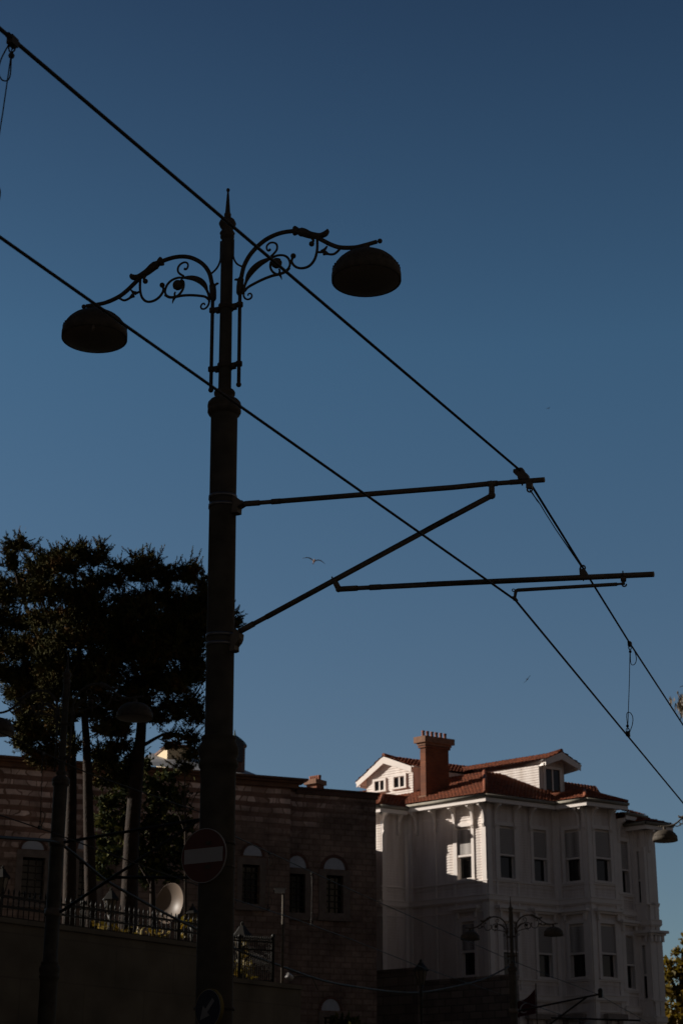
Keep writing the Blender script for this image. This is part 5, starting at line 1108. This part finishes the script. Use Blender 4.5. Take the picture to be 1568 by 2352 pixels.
# ------------------------------------------------------------------ gulls
def gull(name, P, span, label, pose, view):
    """body with two raised arched wings; view = direction of flight"""
    root = empty(name, P); tag(root, label, 'seagull', 'gulls in the sky')
    f = V(view).normalized(); s = f.cross(V((0, 0, 1))).normalized(); u = s.cross(f)
    b = MB(); L = span * .36; b.lathe([(.001, -L * .62), (span * .02, -L * .5), (span * .045, -L * .15), (span * .055, L * .1), (span * .038, L * .32), (span * .034, L * .42), (span * .03, L * .5), (span * .008, L * .58), (.001, L * .66)], 10, P, f); b.add([P - f * L * .5, P - f * L * .85 + s * span * .05, P - f * L * .85 - s * span * .05], [(0, 1, 2)])
    o = b.build('body', M['gull'], root)
    for sg, (tilt) in ((1, pose[0]), (-1, pose[1])):
        w = MB(); n = 8; pts = []
        for i in range(n + 1):
            t = i / n; x = t * span * .52; z = span * (tilt[0] * sin(min(1, t * 1.5) * pi / 2) + tilt[1] * t * t); ch_ = span * (.13 * (1 - t) ** .6 + .012) ; sw = span * .06 * sin(pi * t) - span * .12 * t * t
            c = P + s * sg * x + u * z + f * sw; pts += [c + f * ch_ * .4, c + u * span * .012, c - f * ch_ * .6]
        w.add(pts, [(3 * i + k, 3 * i + k + 1, 3 * i + 4 + k, 3 * i + 3 + k) for i in range(n) for k in (0, 1)], True); w.build('wing', M['wingm'], root)
gull('seagull', at((721, 1289), 75.), 1.02, 'nearest gull gliding with arched wings between the two bracket tubes', ((.16, .0), (.10, -.16)), (.15, -.9, .1))
gull('seagull', at((1210, 1560), 150.), .85, 'tiny dark gull above the chimney of the white house', ((.20, .2), (-.2, -.2)), (.5, .8, .1))
gull('seagull', at((1258, 938), 240.), .9, 'faint speck of a gull high in the sky at right', ((.05, .0), (.05, .0)), (.8, .6, 0))

# ------------------------------------------------------------------ building left of the picture whose shade lies over the street
tb = empty('stone_tenement', V((-12, 4, 0))); tag(tb, 'tall rendered building across the pavement, out of frame at left, shading the street', 'building')
TW = Wall(V((-14., 6, 0)), V((0, 1, 0)), V((1, 0, 0)), 1)
hs = [(u, u + 1.2, 1.5 + 3.9 * k, 3.8 + 3.9 * k) for u in range(2, 28, 4) for k in range(4)]
b = MB(); grid(b, TW, 0, 30., -.1, 18., hs, .2)
for p, q in (((-14, 36), (-25, 36)), ((-14, 6), (-25, 6)), ((-25, 6), (-25, 36))): b.quad(V((*p, -.1)), V((*q, -.1)), V((*q, 18)), V((*p, 18)))
b.build('facade', M['render'], tb)
b = MB(); b.box(V((-19.5, 21, 18.15)), 11.8, 30.8, .3); b.build('roof_slab', M['copper'], tb)
for h in hs:
    b = MB(); TW.bx(b, h[0], h[1], h[2], h[3], -.25, -.19); b.build('window', M['glass'], tb)

def block(name, label, P, e, o, L, h, depth, m):
    r = empty(name, P); tag(r, label, 'building'); W = Wall(P, e, o, 1); hs = [(u, u + 1.3, 1.4 + 3.8 * k, 3.7 + 3.8 * k) for u in range(2, int(L) - 2, 4) for k in range(int(h / 3.8))]
    b = MB(); grid(b, W, 0, L, -.1, h, hs, .2); c = [W.pt(0, -.1), W.pt(L, -.1), W.pt(L, -.1, -depth), W.pt(0, -.1, -depth)]; up = V((0, 0, h + .1))
    for i in (1, 2, 3): p, q = c[i], c[(i + 1) % 4]; b.quad(p, q, q + up, p + up)
    b.build('facade', m, r); b = MB(); b.prism([W.pt(-.3, h + .01, .4), W.pt(L + .3, h + .01, .4), W.pt(L + .3, h + .01, -depth - .3), W.pt(-.3, h + .01, -depth - .3)], (0, 0, .35)); b.build('roof_slab', M['copper'], r, fix=True)
    for q in hs:
        b = MB(); W.bx(b, q[0], q[1], q[2], q[3], -.25, -.19); b.build('window', M['glass'], r)
M['occluder'] = mat('dark_occluder_render', (.07, .058, .047), .85, noise=.15, nscale=2)  # dark tone so the added sky-blocking buildings bounce little sunlight
block('street_occluder', 'long dark block added out of frame at right to cut sky light', V((14.5, -12, 0)), V((0, 1, 0)), V((-1, 0, 0)), 58., 19., 11., M['occluder'])  # unseen building added to lower the ambient light in the street
block('rear_occluder', 'dark block added out of frame behind the viewer to cut sky light', V((-16, -24, 0)), V((1, 0, 0)), V((0, 1, 0)), 34., 19., 10., M['occluder'])  # unseen, added to hold back sky light from behind the camera

# ------------------------------------------------------------------ sky, sun, camera
SAZ = atan2(-.979, .20); SEL = radians(20.0)
w = bpy.data.worlds.new('World'); SC.world = w; w.use_nodes = True; nt = w.node_tree; bg = nt.nodes['Background']
sk = N(nt, 'ShaderNodeTexSky', sky_type='NISHITA'); sk.sun_disc = False; sk.sun_elevation = SEL; sk.sun_rotation = SAZ; sk.air_density = 1.0; sk.dust_density = .6; sk.ozone_density = 2.0; sk.altitude = 50
SKY_STR = .05
tc = N(nt, 'ShaderNodeTexCoord'); sp = N(nt, 'ShaderNodeSeparateXYZ'); nt.links.new(tc.outputs['Generated'], sp.inputs[0])
def ramp(src, stops):
    r = N(nt, 'ShaderNodeValToRGB'); el = r.color_ramp.elements
    while len(el) < len(stops): el.new(.5)
    for e, (p, c) in zip(el, stops): e.position = p
    for e, (p, c) in zip(el, stops): e.position = p; e.color = (*c, 1)
    nt.links.new(src, r.inputs[0]); return r.outputs['Color']
def mul(a, b):
    m = N(nt, 'ShaderNodeMix', data_type='RGBA', blend_type='MULTIPLY'); m.inputs['Factor'].default_value = 1
    nt.links.new(a, m.inputs['A']); nt.links.new(b, m.inputs['B']); return m.outputs['Result']
# deep clear afternoon sky: darker and bluer towards the zenith, dimmed and warmed behind the camera to tune the fill
hi = ramp(sp.outputs['Z'], [(0, (.66, .72, .76)), (.227, (.68, .746, .787)), (.436, (.55, .787, .853)), (.60, (.33, .46, .547)), (.8, (.2, .3, .36)), (1, (.16, .26, .33))])
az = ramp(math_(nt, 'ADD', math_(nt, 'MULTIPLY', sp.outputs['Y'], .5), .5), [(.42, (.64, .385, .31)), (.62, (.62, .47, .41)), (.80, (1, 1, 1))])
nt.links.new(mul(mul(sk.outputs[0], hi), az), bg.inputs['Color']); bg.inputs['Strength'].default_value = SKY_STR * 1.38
sd = bpy.data.lights.new('sun', 'SUN'); sd.energy = 5.0; sd.angle = radians(.53); sd.color = (1, .92, .82)
so = bpy.data.objects.new('sun', sd); COL.objects.link(so)
so.rotation_euler = V((sin(SAZ) * cos(SEL), cos(SAZ) * cos(SEL), sin(SEL))).to_track_quat('Z', 'Y').to_euler()
cd = bpy.data.cameras.new('camera'); cd.sensor_fit = 'VERTICAL'; cd.sensor_height = 36; cd.sensor_width = 24; cd.lens = F / 2352 * 36; cd.clip_start = .1; cd.clip_end = 4000
co = bpy.data.objects.new('camera', cd); COL.objects.link(co); SC.camera = co
co.matrix_world = Matrix.Translation(EYE) @ Matrix(((_rt.x, _up.x, -_fw.x), (_rt.y, _up.y, -_fw.y), (_rt.z, _up.z, -_fw.z))).to_4x4()
cd.dof.use_dof = True; cd.dof.focus_distance = 16.; cd.dof.aperture_fstop = 4.5
vs_ = SC.view_settings; vs_.view_transform = 'Standard'; vs_.look = 'None'; vs_.exposure = .12; vs_.gamma = 1.0
SC.cycles.max_bounces = 6; SC.cycles.use_denoising = True
